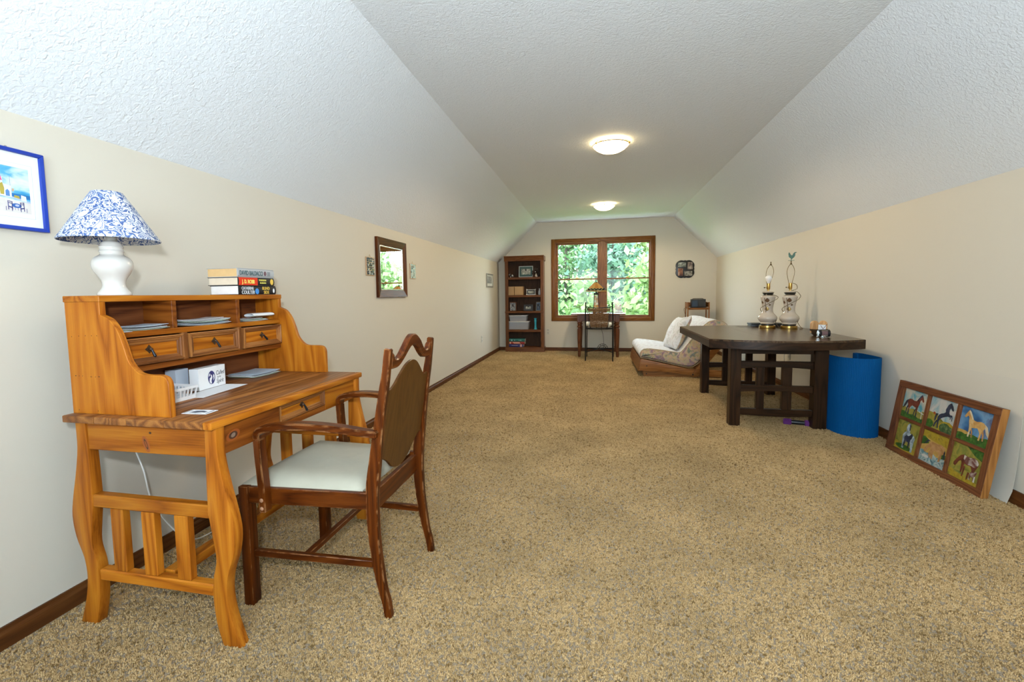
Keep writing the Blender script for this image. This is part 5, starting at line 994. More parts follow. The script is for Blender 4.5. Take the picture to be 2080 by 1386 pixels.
# blue exercise mat stood on edge
BLUE = plain('blue_foam', (0.0, 0.075, 0.24), 0.7, spec=0.1, bump=0.15, bscale=120)
mp = [(1.825, 4.26), (1.815, 4.16), (1.818, 4.06), (1.842, 3.968), (1.905, 3.905), (1.99, 3.890), (2.06, 3.925), (2.094, 3.985), (2.098, 4.06), (2.094, 4.15), (2.085, 4.235), (2.062, 4.268), (2.040, 4.235), (2.046, 4.19)]
path = spline([(a, b, 0) for a, b in mp], 26); Lr = [0]
for i in range(1, len(path)): Lr.append(Lr[-1] + (path[i] - path[i - 1]).length)
bm = BM(); Pa = []; Pb = []; tot = Lr[-1]; nrib = 3 * int(tot / 0.011)
for k in range(nrib + 1):
    s = tot * k / nrib; j = min(max(np.searchsorted(Lr, s) - 1, 0), len(path) - 2); q = path[j].lerp(path[j + 1], (s - Lr[j]) / max(1e-9, Lr[j + 1] - Lr[j])); tg = (path[j + 1] - path[j]).normalized(); nrm = Vector((tg.y, -tg.x, 0)); h = .0065 - (.0016 if k % 3 == 0 else 0)
    Pa.append(q - nrm * h); Pb.append(q + nrm * h)
cols = [[bm.verts.new((p.x, p.y, z)) for p in row] for row in (Pa, Pb) for z in (0.001, 0.603)]
for k in range(nrib):
    a0_, a1_, b0_, b1_ = cols
    bm.faces.new((a0_[k], a0_[k + 1], a1_[k + 1], a1_[k])); bm.faces.new((b0_[k], b1_[k], b1_[k + 1], b0_[k + 1])); bm.faces.new((a1_[k], a1_[k + 1], b1_[k + 1], b1_[k])); bm.faces.new((a0_[k], b0_[k], b0_[k + 1], a0_[k + 1]))
for k in (0, nrib): bm.faces.new((cols[0][k], cols[1][k], cols[3][k], cols[2][k]))
bmesh.ops.recalc_face_normals(bm, faces=bm.faces)
solo('exercise_mat', bm, BLUE, 'bright blue ribbed exercise mat curled upright beside the dark table', 'exercise mat', (1.96, 4.08, 0), smooth=0)

# ------------------------------------------------------------------ poster board and the painted sash
def postermat():
    m, nt, b = newmat('stained_tracing_paper'); tc = N(nt, 'ShaderNodeTexCoord'); v = N(nt, 'ShaderNodeTexVoronoi'); v.inputs['Scale'].default_value = 3.6; nt.links.new(tc.outputs['Object'], v.inputs['Vector'])
    cr = N(nt, 'ShaderNodeValToRGB'); e = cr.color_ramp.elements; e[0].position = .05; e[0].color = (.48, .40, .27, 1); e[1].position = .14; e[1].color = (.63, .585, .50, 1)
    nt.links.new(v.outputs['Distance'], cr.inputs[0]); nt.links.new(cr.outputs[0], b.inputs['Base Color']); b.inputs['Roughness'].default_value = 0.6; return m
bm = BM(); n = 10; rows = []
for k in range(n + 1):
    q = k / n; z = .003 + .641 * q; x = 2.1185 - .030 * (1 - q) ** 3 - (.012 if q < .05 else 0); rows.append([bm.verts.new((x, y, z)) for y in (2.815, 3.1, 3.4, 3.703)] + [bm.verts.new((x + .0012, y, z)) for y in (3.703, 3.4, 3.1, 2.815)])
for k in range(n):
    for j in range(8): bm.faces.new((rows[k][j], rows[k][(j + 1) % 8], rows[k + 1][(j + 1) % 8], rows[k + 1][j]))
bm.faces.new(rows[0][::-1]); bm.faces.new(rows[n]); bmesh.ops.recalc_face_normals(bm, faces=bm.faces)
solo('paper_sheet', bm, postermat(), 'large stained off-white paper sheet leaning on right wall behind horse paintings', 'papers', (2.10, 3.26, 0))
hf = thing('painted_window_sash', 'old six pane wooden window sash with painted horses leaning on right wall', 'artwork', (2.01, 3.27, 0))
HA = Vector((1.992, 2.857, 0.0)); e1 = Vector((0, 1, 0)); e2 = Vector((.072, 0, .488)).normalized(); en = e2.cross(e1).normalized()      # en points into the room
if en.x > 0: en = -en
def hpt(u, v, h=0): return HA + e1 * u + e2 * v + en * h
def hbox(u0, u1, v0, v1, h0, h1, nm, m, parent=hf, bev=.002):
    bm = BM(); vs = [bm.verts.new(hpt(u, v, h)) for h in (h0, h1) for u, v in ((u0, v0), (u1, v0), (u1, v1), (u0, v1))]
    fs = [bm.faces.new([vs[i] for i in f]) for f in ((0, 3, 2, 1), (4, 5, 6, 7), (0, 1, 5, 4), (1, 2, 6, 5), (2, 3, 7, 6), (3, 0, 4, 7))]
    bmesh.ops.recalc_face_normals(bm, faces=fs)
    if bev: bmesh.ops.bevel(bm, geom=list(bm.edges), offset=bev, segments=1, affect='EDGES')
    return part(nm, bm, m, parent)
SAY, SAZ = wood('sash', 'Y'), wood('sash', 'Z'); TH = -.034
hbox(0.004, .832, 0, .040, TH, 0, 'sash_rail', SAY); hbox(0.004, .832, .452, .494, TH, 0, 'sash_rail', SAY)
hbox(.772, .832, .040, .452, TH, 0, 'sash_stile', SAZ); hbox(0.004, .046, .040, .452, TH, 0, 'sash_stile', SAZ); hbox(0, .0038, 0, .494, TH, 0, 'sash_edge', wood('sashedge', 'Z'))
for u0, u1 in ((.272, .296), (.522, .546)): hbox(u0, u1, .040, .452, TH + .006, -.002, 'muntin', SAZ)
for u0, u1 in ((.046, .272), (.296, .522), (.546, .772)): hbox(u0, u1, .238, .258, TH + .006, -.003, 'muntin', SAY)
def P2(n, cs, sc=22, **k): return pattern('canvas_' + n, cs, sc, 0.5, 3, 0.8, **k)
SKYT = P2('turquoise_sky', [(.03, .20, .28), (.09, .30, .36), (.46, .44, .36), (.52, .48, .38)], 10); SKYC = P2('cloudy_sky', [(.04, .22, .32), (.22, .36, .40), (.48, .46, .42), (.55, .50, .46)], 9); SKYB = P2('storm_sky', [(.015, .06, .17), (.04, .15, .32), (.14, .28, .45), (.08, .10, .20)], 9)
GRS = P2('meadow', [(.03, .055, .008), (.09, .13, .015), (.20, .20, .03)], 40); GRD = P2('deep_grass', [(.01, .04, .008), (.03, .10, .012), (.07, .17, .02)], 40); OLV = P2('olive_field', [(.13, .12, .012), (.20, .20, .03), (.30, .24, .04), (.13, .17, .03)], 16); YLW = P2('straw', [(.28, .19, .01), (.38, .27, .02), (.20, .15, .02)], 26); ORG_ = P2('amber_hill', [(.40, .24, .04), (.48, .31, .08), (.34, .17, .03)], 20); WTR = P2('stream', [(.04, .11, .14), (.10, .22, .25), (.40, .46, .44), (.05, .13, .16)], 24)
BAY = P2('bay_coat', [(.06, .014, .008), (.13, .028, .012), (.20, .05, .02)], 26); BLK = P2('black_coat', [(.008, .010, .018), (.02, .026, .05), (.05, .06, .10)], 26); PAL = P2('palomino_coat', [(.42, .20, .05), (.55, .32, .10), (.62, .45, .22)], 26); CRMN = P2('cream_mane', [(.55, .42, .24), (.66, .58, .42)], 40); GRY = P2('grey_coat', [(.12, .17, .21), (.28, .35, .40), (.48, .54, .56)], 30); DUN = P2('dun_coat', [(.28, .13, .04), (.40, .21, .08), (.50, .29, .13)], 26); APP = P2('spotted_coat', [(.08, .025, .02), (.16, .06, .05), (.50, .44, .40), (.58, .54, .48)], 17); WHT = plain('white_paint', (.55, .54, .50), .6); BUSH = P2('bush', [(.01, .035, .012), (.05, .10, .03), (.16, .20, .08)], 50); BARN = plain('barn_red', (.35, .08, .02), .6)
STAND = [(.74, .90), (.755, .96), (.775, .91), (.81, .85), (.865, .72), (.855, .67), (.81, .675), (.765, .745), (.72, .70), (.705, .56), (.68, .47), (.665, .38), (.655, .22), (.665, .06), (.62, .06), (.612, .22), (.595, .38), (.50, .405), (.42, .43), (.365, .37), (.32, .28), (.335, .06), (.285, .06), (.272, .27), (.255, .38), (.205, .48), (.20, .58), (.25, .655), (.35, .675), (.46, .635), (.55, .645), (.61, .70), (.66, .80), (.70, .885)]
FAR = [[(.60, .42), (.64, .42), (.575, .24), (.555, .07), (.515, .07), (.535, .25)], [(.24, .45), (.32, .42), (.235, .26), (.215, .08), (.175, .08), (.19, .28)]]
TAIL = [(.215, .63), (.13, .56), (.07, .40), (.03, .22), (.08, .26), (.14, .34), (.19, .48), (.215, .56)]
MANE = [(.745, .94), (.70, .90), (.63, .78), (.575, .67), (.62, .66), (.68, .76), (.725, .84), (.76, .88)]
def tf(pts, sx=1, sy=1, ox=0, oy=0, mir=False): return [((1 - a if mir else a) * sx + ox, b * sy + oy) for a, b in pts]
def painting(col, row, layers):
    u1 = (.2725, .5225, .7725)[2 - col]; u0 = u1 - .227; v0, v1 = ((.2575, .4525), (.0395, .2385))[row]
    pn = hbox(u0, u1, v0, v1, -.020, -.014, 'painted_pane', layers[0], hf, 0)
    pl = Plane(hpt(u1, v0, -.0139), -e1 * (u1 - u0), e2 * (v1 - v0), en); mats = []; bm = BM(); h = .0003
    for m, pts in layers[1:]:
        if m not in mats: mats.append(m)
        pl.poly(bm, pts, h, mats.index(m)); h += .00012
    part('painted_figure', bm, mats, pn, 0)
def fl_(y0, y1, amp=.03, ph=0): return [(0, 0), (1, 0), (1, y1)] + [(1 - k / 8, y0 + (y1 - y0) * (1 - k / 8) + amp * math.sin(k * 1.9 + ph)) for k in range(1, 8)] + [(0, y0)]
HO = dict(sx=.98, sy=.86, ox=.0, oy=.10)
painting(0, 0, [SKYT, (OLV, fl_(.34, .36)), (GRD, fl_(.20, .12, .02, 1)), (BLK, tf(TAIL, **HO))] + [(BLK, tf(f, **HO)) for f in FAR] + [(BAY, tf(STAND, **HO)), (BLK, tf(MANE, **HO)), (WHT, [(.84, .12), (.87, .12), (.86, .42), (.84, .42)]), (WHT, [(.72, .33), (.96, .28), (.96, .31), (.72, .36)]), (BLK, [(.615, .14), (.66, .14), (.655, .28), (.62, .28)]), (BLK, [(.27, .14), (.33, .14), (.315, .30), (.275, .30)])])
REAR = [(.72, .90), (.735, .95), (.755, .91), (.81, .85), (.855, .74), (.835, .70), (.79, .73), (.745, .78), (.72, .72), (.725, .62), (.76, .575), (.84, .58), (.865, .50), (.865, .40), (.845, .40), (.835, .50), (.80, .525), (.81, .46), (.785, .43), (.775, .50), (.70, .505), (.62, .47), (.53, .42), (.46, .36), (.43, .28), (.435, .16), (.455, .06), (.40, .06), (.395, .16), (.365, .28), (.36, .38), (.39, .48), (.46, .535), (.55, .57), (.61, .63), (.63, .72), (.66, .83), (.69, .89)]
painting(1, 0, [SKYC, (OLV, [(0, 0), (1, 0), (1, .22), (.6, .30), (.3, .48), (0, .50)]), (BARN, [(.17, .46), (.26, .43), (.26, .50), (.20, .53), (.17, .50)]), (YLW, [(.45, .0), (1, 0), (1, .24), (.8, .34), (.6, .32), (.45, .2)]), (BLK, [(.37, .50), (.28, .50), (.25, .36), (.27, .22), (.31, .30), (.33, .42)]), (BLK, [(.34, .30), (.40, .30), (.33, .16), (.31, .06), (.26, .06), (.28, .18)]), (BLK, REAR), (BLK, [(.72, .94), (.64, .86), (.58, .70), (.60, .60), (.66, .72), (.72, .86)]), (GRD, ellipse(.10, .12, .16, .14)), (BUSH, ellipse(.68, .12, .20, .16)), (BUSH, ellipse(.86, .10, .16, .12))])
painting(2, 0, [SKYB, (ORG_, [(0, 0), (.5, 0), (.5, .22), (.25, .30), (0, .30)]), (GRD, fl_(.20, .26, .02)), (CRMN, tf(TAIL, mir=True, **HO))] + [(DUN, tf(f, mir=True, **HO)) for f in FAR] + [(PAL, tf(STAND, mir=True, **HO)), (CRMN, tf(MANE, mir=True, **HO)), (CRMN, tf([(.62, .06), (.665, .06), (.66, .22), (.61, .22)], mir=True, **HO))])
FRONT = [(.46, .93), (.42, .88), (.40, .78), (.43, .66), (.36, .62), (.30, .52), (.31, .40), (.34, .22), (.34, .08), (.42, .08), (.42, .30), (.50, .36), (.66, .34), (.70, .22), (.72, .05), (.80, .05), (.79, .24), (.80, .40), (.82, .52), (.76, .60), (.66, .63), (.58, .64), (.55, .78), (.56, .90), (.52, .95)]
FOAL = [(.62, .60), (.66, .66), (.72, .60), (.70, .50), (.66, .44), (.64, .28), (.64, .14), (.59, .14), (.58, .32), (.48, .34), (.44, .16), (.39, .16), (.40, .34), (.39, .46), (.44, .54), (.56, .54)]
painting(0, 1, [OLV, (YLW, fl_(.26, .10, .03)), (GRD, ellipse(.42, .12, .36, .09)), (GRY, FRONT), (BLK, [(.50, .95), (.56, .90), (.57, .74), (.53, .70), (.52, .82)]), (BLK, FOAL)])
GRAZE = [(.30, .64), (.24, .55), (.18, .44), (.12, .30), (.13, .22), (.19, .20), (.235, .30), (.27, .40), (.33, .46), (.36, .40), (.37, .22), (.37, .06), (.42, .06), (.43, .22), (.45, .40), (.55, .38), (.64, .40), (.70, .28), (.70, .06), (.76, .06), (.78, .26), (.82, .38), (.86, .50), (.86, .60), (.80, .68), (.70, .71), (.56, .67), (.46, .68), (.38, .69)]
painting(1, 1, [ORG_, (YLW, [(0, .78), (1, .66), (1, 1), (0, 1)]), (GRD, [(0, .50), (.28, .60), (.22, .72), (.08, .78), (0, .76)]), (GRD, [(.8, .30), (1, .34), (1, .46), (.8, .44)]), (WTR, fl_(.34, .28, .03)), (BLK, [(.84, .62), (.90, .54), (.90, .30), (.86, .34), (.85, .5)]), (DUN, [(.44, .42), (.50, .42), (.50, .20), (.50, .12), (.46, .12), (.45, .22)])] + [(DUN, tf(GRAZE, .98, .80, .02, .14)), (DUN, tf(FOAL, .55, .50, .12, .14)), (BLK, [(.33, .69), (.22, .72), (.14, .58), (.17, .56), (.25, .66)]), (WHT, ellipse(.24, .18, .13, .045)), (WTR, ellipse(.55, .12, .25, .05))])
painting(2, 1, [OLV, (GRD, [(.40, 1), (1, 1), (1, .70), (.7, .80)]), (YLW, fl_(.22, .06, .02)), (BAY, [(.44, .42), (.50, .42), (.48, .20), (.47, .12), (.43, .12), (.44, .22)]), (BAY, tf(GRAZE, 1, .82, .0, .16)), (APP, tf([(.40, .68), (.48, .67), (.56, .66), (.70, .70), (.80, .67), (.86, .58), (.84, .46), (.76, .40), (.64, .42), (.55, .40), (.46, .45), (.40, .55)], 1, .82, 0, .16)), (APP, tf(FOAL, .62, .60, .42, .02)), (BAY, [(.60, .30), (.66, .30), (.64, .16), (.62, .08), (.59, .08), (.59, .2)]), (WHT, [(.80, .10), (.85, .10), (.845, .26), (.81, .26)])])

# ------------------------------------------------------------------ table, lamp and chair at the window
wt = thing('writing_table', 'small dark cherry table with turned legs below the window', 'table', (0.04, 8.53, 0)); CX_, CZ_ = wood('cherry', 'X'), wood('cherry', 'Z'); CTOP = plain('polished_cherry_top', (0.16, 0.065, 0.03), 0.10, coat=0.6)
bm = BM(); box(bm, -.415, .493, 8.07, 8.97, .743, .765, .005, 2); part('table_top', bm, CTOP, wt)
for x in (-.278, .365):
    for y in (8.145, 8.905):
        bm = BM(); box(bm, x - .034, x + .034, y - .034, y + .034, .612, .743, .003); part('leg_block', bm, CZ_, wt)
        prof = [(.0, .612), (.029, .612), (.027, .604), (.034, .594), (.034, .582), (.022, .574), (.027, .560), (.037, .545), (.036, .528), (.024, .520), (.024, .510), (.034, .500), (.035, .44), (.032, .32), (.027, .20), (.023, .130), (.024, .120), (.030, .112), (.029, .102), (.023, .096), (.027, .080), (.024, .030), (.020, .0), (0, 0)]
        bm = BM(); lathe(bm, prof, x, y, 20); part('turned_leg', bm, CZ_, wt, 40)
for a in ((-.244, .331, 8.125, 8.147), (-.244, .331, 8.905, 8.927)):
    bm = BM(); box(bm, *a, .632, .743, .001); part('apron', bm, CX_, wt)
for a in ((-.298, -.276, 8.179, 8.871), (.363, .385, 8.179, 8.871)):
    bm = BM(); box(bm, *a, .632, .743, .001); part('apron', bm, wood('cherry', 'Y'), wt)
def emitglass(name, c, tr):
    if name in MATS: return MATS[name]
    m, nt, b = newmat(name); t_ = N(nt, 'ShaderNodeBsdfTranslucent'); t_.inputs[0].default_value = (*c, 1); b.inputs['Base Color'].default_value = (*c, 1); b.inputs['Roughness'].default_value = .2
    ms = N(nt, 'ShaderNodeMixShader'); ms.inputs[0].default_value = tr; nt.links.new(b.outputs[0], ms.inputs[1]); nt.links.new(t_.outputs[0], ms.inputs[2]); nt.links.new(ms.outputs[0], nt.nodes['Material Output'].inputs[0]); MATS[name] = m; return m
AMB = emitglass('amber_stained_glass', (.62, .33, .10), .5); AMB2 = emitglass('honey_stained_glass', (.70, .45, .18), .5); CRE = emitglass('cream_stained_glass', (.75, .66, .45), .5); DKG = emitglass('dark_stained_glass', (.03, .04, .03), .3)
sg = thing('stained_glass_lamp', 'mission style stained glass lamp with pyramid shade on the window table', 'lamp', (.008, 8.42, .7655)); gx, gy = .008, 8.42
bm = BM(); prism(bm, [(gx + .085 * a, gy + .085 * b) for a, b in ((-1, -1), (1, -1), (1, 1), (-1, 1))], 'Z', .7655, .778, .003); part('base_plate', bm, IRON, sg)
def wq(z): return float(np.interp(z, (.778, .90, 1.075), (.058, .043, .034)))
for a, b in ((-1, -1), (1, -1), (1, 1), (-1, 1)):
    bm = BM(); tube(bm, [(gx + a * wq(.778), gy + b * wq(.778), .778), (gx + a * wq(.90), gy + b * wq(.90), .90), (gx + a * wq(1.09), gy + b * wq(1.09), 1.09)], .006, 6); part('corner_lead', bm, IRON, sg)
for r in range(7):       # tiles of the column, four sides, two tiles a row
    z0, z1 = .780 + r * .0425, .780 + (r + 1) * .0425 - .004
    for sdx, sdy in ((0, -1), (0, 1), (1, 0), (-1, 0)):
        for c in (0, 1):
            bm = BM(); vs = []
            for z, cc in ((z0, c), (z0, c + .94), (z1, c + .94), (z1, c)):
                w_ = wq(z); off = -w_ + cc * w_; vs.append(bm.verts.new((gx + off, gy + sdy * w_, z) if sdy else (gx + sdx * w_, gy + off, z)))
            f = bm.faces.new(vs); r_ = bmesh.ops.solidify(bm, geom=[f], thickness=.003); bmesh.ops.recalc_face_normals(bm, faces=bm.faces); part('glass_tile', bm, (AMB, CRE, AMB2)[(r + c) % 3], sg, 0)
bm = BM(); box(bm, gx - .044, gx + .044, gy - .044, gy + .044, 1.085, 1.118, .004); tube(bm, [(gx, gy, 1.118), (gx, gy, 1.16)], .012, 10); part('column_cap', bm, IRON, sg)
zb, zm1, zm2, zt = 1.145, 1.160, 1.200, 1.300
def sw(z): return float(np.interp(z, (zb, zm1, zt), (.178, .176, .030)))
for k, (sdx, sdy) in enumerate(((0, -1), (1, 0), (0, 1), (-1, 0))):
    def sp(u, z, h=0): w_ = sw(z) + h; return (gx + u * w_, gy + sdy * w_, z) if sdy else (gx + sdx * w_, gy + u * w_, z)
    for nm, z0, z1, ns, ms_ in (('upper_glass', zm2, zt, 3, (AMB2, AMB, AMB2)), ('rim_glass', zb, zm1 - .002, 4, (CRE, AMB2, CRE, AMB2))):
        for j in range(ns):
            bm = BM(); u0, u1 = -1 + 2 * j / ns + .02, -1 + 2 * (j + 1) / ns - .02; f = bm.faces.new([bm.verts.new(sp(u, z)) for u, z in ((u0, z0), (u1, z0), (u1, z1), (u0, z1))]); bmesh.ops.solidify(bm, geom=[f], thickness=.003); bmesh.ops.recalc_face_normals(bm, faces=bm.faces); part(nm, bm, ms_[j], sg, 0)
    bm = BM(); f = bm.faces.new([bm.verts.new(sp(u, z)) for u, z in ((-1, zm1), (1, zm1), (1, zm2 - .003), (-1, zm2 - .003))]); bmesh.ops.solidify(bm, geom=[f], thickness=.002); bmesh.ops.recalc_face_normals(bm, faces=bm.faces); bd = part('dark_band', bm, DKG, sg, 0)
    bm = BM()
    for j in range(11):
        u = -.9 + j * .18; z = (zm1 + zm2) / 2 + (.008 if j % 2 else -.006); p = Vector(sp(u, z, .003)); ball(bm, p, .0085, 6, (1 if sdy else .35, .35 if sdy else 1, .9))
    part('leaf_glass', bm, CRE if k % 2 == 0 else AMB2, bd, 60, kind='stuff')
    bm = BM(); tube(bm, [sp(1, zb, .002), sp(1, zm1, .002), sp(1, zt, .002)], .005, 6); part('hip_lead', bm, IRON, sg); bm = BM(); tube(bm, [sp(-1, zb, .001), sp(1, zb, .001)], .0035, 6); part('rim_lead', bm, BRASS, sg)
bm = BM(); box(bm, gx - .032, gx + .032, gy - .032, gy + .032, 1.298, 1.306, .002); ball(bm, (gx, gy, 1.314), .011, 8); part('shade_cap', bm, IRON, sg)
bm = BM(); tube(bm, spline([(gx + .05, gy + .05, .771), (.10, 8.75, .7685), (.10, 8.978, .76), (.08, 8.985, .55), (.14, 8.97, .30), (.155, 8.98, .05), (.18, 8.95, .008)], 6), .003, 6); part('cord', bm, plain('dark_cord', (.05, .03, .025), .5), sg)
bm = BM()
for k in range(14): ball(bm, (.035 + .004 * math.sin(k), 8.055, .735 - k * .017), .0042, 6)
tube(bm, [(gx, gy - .09, .771), (.03, 8.055, .769), (.035, 8.0545, .735)], .0012, 5); part('pull_chain', bm, plain('copper_chain', (.30, .15, .07), .35, .8), sg, 60)
# pale ornament; the white sheet stands in for window glare on the tabletop
t = thing('dove_ornament', 'pale white ornament shaped like a resting bird at right end of window table', 'ornament', (.405, 8.62, .7655)); PW_ = plain('white_bisque', (.75, .77, .78), .4)
bm = BM(); box(bm, .335, .475, 8.58, 8.66, .7655, .782, .006, 2); part('plinth', bm, PW_, t)
bm = BM(); ball(bm, (.405, 8.62, .832), .042, 16, (1.35, .8, 1.15)); ball(bm, (.435, 8.62, .892), .024, 12); ball(bm, (.362, 8.62, .872), .03, 12, (1.1, .45, 1.5)); tube(bm, [(.455, 8.62, .892), (.474, 8.62, .888)], [.006, .001], 8); tube(bm, [(.370, 8.62, .83), (.335, 8.62, .848)], [.02, .012], 10); part('bird_figure', bm, PW_, t, 60)
bm = BM(); sheet(bm, .28, 8.20, .7655, .30, .20, .1, 0, .001); solo('paper_sheet', bm, WHITE, 'white sheet standing for window glare on the table right of the chair back', 'papers', (.28, 8.20, .7655))
bm = BM(); box(bm, .197, .222, YB + .0435, YB + .0458, .860, .886); solo('window_sticker', bm, plain('white_sticker', (.78, .80, .82), .5), 'tiny white square sticker low on the right window pane', 'sticker', (.21, YB + .0446, .873), smooth=0)
# wrought iron chair with woven back, seen from behind
ic = thing('iron_chair', 'black wrought iron chair with woven brown back and white cushion at window table', 'chair', (.06, 7.93, 0))
xl, xr, yr, yf = -.163, .270, 7.665, 8.165
for x, xt in ((xl, xl + .006), (xr, xr - .010)):
    bm = BM(); tube(bm, spline([(x, yr - .015, 0), (x, yr, .28), (x + .0, yr + .012, .545), (x, yr + .004, .75), (xt, yr - .04, .945)], 6), .010, 8); ball(bm, (xt, yr - .041, .956), .015, 10); part('back_leg', bm, IRON, ic)
for x in (xl + .012, xr + .028):
    bm = BM(); tube(bm, [(x, yf + .01, 0), (x - .006 if x > 0 else x + .004, yf - .02, .545)], .0085, 8); part('front_leg', bm, IRON, ic)
bm = BM(); tube(bm, [(xl, yr + .012, .545), (xl + .014, yf - .02, .545), (xr + .022, yf - .02, .545), (xr, yr + .012, .545), (xl, yr + .012, .545)], .009, 8); tube(bm, spline([(xl + .01, yr + .012, .535), (.053, yr - .02, .528), (xr - .01, yr + .012, .535)], 6), .006, 8); part('seat_ring', bm, IRON, ic)
bm = BM(); tube(bm, spline([(xl, yr + .002, .905), (-.10, yr - .035, .887), (.053, yr - .055, .876), (.21, yr - .035, .887), (xr - .006, yr + .002, .905)], 6), .007, 8); part('top_rail', bm, IRON, ic)
rods = [(-.145, -.095, .898), (-.122, -.083, .890), (-.002, .010, .878), (.106, .094, .878), (.232, .180, .890), (.255, .192, .898)]
for a, b, zt_ in rods:
    bm = BM(); tube(bm, spline([(a, yr - .045 + .25 * abs(a - .053) ** 1.4, zt_), ((a + b) / 2, yr - .035, .74), (b, yr + .02, .575), (b * .9 + .005, yr + .03, .548)], 5), .0052, 6); part('back_rod', bm, IRON, ic)
WV = pattern('woven_rush', [(.10, .045, .018), (.22, .11, .045), (.33, .19, .09)], 60, .6); bm = BM(); rngc = random.Random(3)
for k in range(46):
    z = .572 + k * .0066
    if .792 < z < .820 and k % 3: continue
    f = (z - .572) / .30; x0, x1 = -.080 - .038 * f, .184 + .044 * f; n = 14
    pts = [(x0 + (x1 - x0) * j / n, yr - .010 - .035 * f + .007 * (1 if (j + k) % 2 else -1) - .03 * math.sin(math.pi * j / n) * f, z + rngc.uniform(-.0015, .0015) - .006 * math.sin(math.pi * j / n)) for j in range(n + 1)]; tube(bm, pts, .0034, 5)
part('woven_back', bm, WV, ic, 60, kind='stuff')
bm = BM(); bmesh.ops.create_cube(bm, size=1); bmesh.ops.subdivide_edges(bm, edges=bm.edges, cuts=7, use_grid_fill=True)
for v in bm.verts:
    c = v.co * 2; q = (abs(c.x) ** 3 + abs(c.y) ** 3 + abs(c.z) ** 3) ** (1 / 3); c = c / q; v.co = Vector((.040 + c.x * .222, 7.915 + c.y * .235, .597 + c.z * .046 + .006 * math.sin(14 * c.x)))
part('seat_cushion', bm, plain('white_cotton', (.66, .65, .58), .8, var=.06, vscale=12), ic, 80)
bm = BM(); cz = .172
for s in (-1, 1): tube(bm, spline([(xl if s < 0 else xr, yr + .0, .155), (.053 + s * .10, yr + .10, cz), (.053, 7.90, cz + .01), (.053 - s * .10 + .01, yf - .10, cz), ((xl + .012) if s > 0 else (xr + .026), yf - .0, .16)], 6), .006, 8)
tube(bm, [(.053 + .028 * math.cos(a), 7.90 + .028 * math.sin(a), cz + .01) for a in np.linspace(0, 6.283, 17)], .005, 6); part('cross_stretcher', bm, IRON, ic)
bm = BM(); tube(bm, [(xl + .012, yf, .150), (xr + .026, yf, .150)], .006, 8)
for r in (.088, .060): tube(bm, [(.118 + r * math.cos(a), yf, .150 + r * math.sin(a)) for a in np.linspace(0, math.pi, 14)], .004, 6)
for a in (.52, 1.05, 1.57, 2.09, 2.62): tube(bm, [(.118, yf, .152), (.118 + .088 * math.cos(a), yf, .150 + .088 * math.sin(a))], .003, 6)
part('fan_stretcher', bm, IRON, ic)

# ------------------------------------------------------------------ futon
FX, FY, FZ = wood('futon', 'X'), wood('futon', 'Y'), wood('futon', 'Z')
ft = thing('futon', 'low wooden futon lounger with thick floral mattress behind the dark table', 'futon', (1.05, 7.0, 0))
for yy in (6.285, 7.60):
    y0, y1 = yy, yy + .034
    bm = BM(); prism(bm, [(.624, 0), (1.00, .012), (1.09, 0), (1.62, 0), (1.62, .10), (.60, .10)], 'Y', y0 + .036, y1 + .036, .003); part('base_board', bm, FX, ft)
    bm = BM(); prism(bm, [(.560, .090), (.585, .250), (1.175, .125), (1.62, .11), (1.62, .02), (1.15, .045), (.95, .076), (.80, .085)], 'Y', y0, y1, .004, 2); part('seat_end_board', bm, FX, ft)
    bm = BM(); prism(bm, [(1.19, .035), (1.245, .02), (1.66, .545), (1.60, .60), (1.56, .565)], 'Y', y0 - .036, y0 - .003, .004, 2); bd = part('back_support', bm, FX, ft)
    bm = BM(); tube(bm, [(1.215, y0 - .036, .058), (1.215, y0 - .041, .058)], .010, 12); part('bolt', bm, IRON, bd)
    bm = BM()
    for x, z in ((.655, .155), (.655, .045)): tube(bm, [(x, y0 - .001 + (.036 if z < .1 else 0), z), (x, y0 - .004 + (.036 if z < .1 else 0), z)], .008, 10)
    part('bolt', bm, IRON, ft)
bm = BM(); prism(bm, [(.545, .085), (.572, .245), (.596, .236), (.585, .085)], 'Y', 6.29, 7.70, .003); part('front_rail', bm, FY, ft)
bm = BM(); box(bm, .632, .655, 6.36, 7.60, 0.002, .085, .002); part('base_rail', bm, FY, ft)
for k in range(6):
    x = .66 + k * .095; z = .232 - (x - .585) * .212; bm = BM(); sweep_bar(bm, [(x, 6.32, z - .02), (x, 7.60, z - .02)], .07, .018, (1, 0, -.212)); part('seat_slat', bm, FY, ft)
for k in range(5):
    q = .12 + k * .2; x, z = 1.235 + .395 * q, .09 + .50 * q; bm = BM(); sweep_bar(bm, [(x, 6.29, z), (x, 7.60, z)], .07, .018, (.62, 0, .78)); part('back_slat', bm, FY, ft)
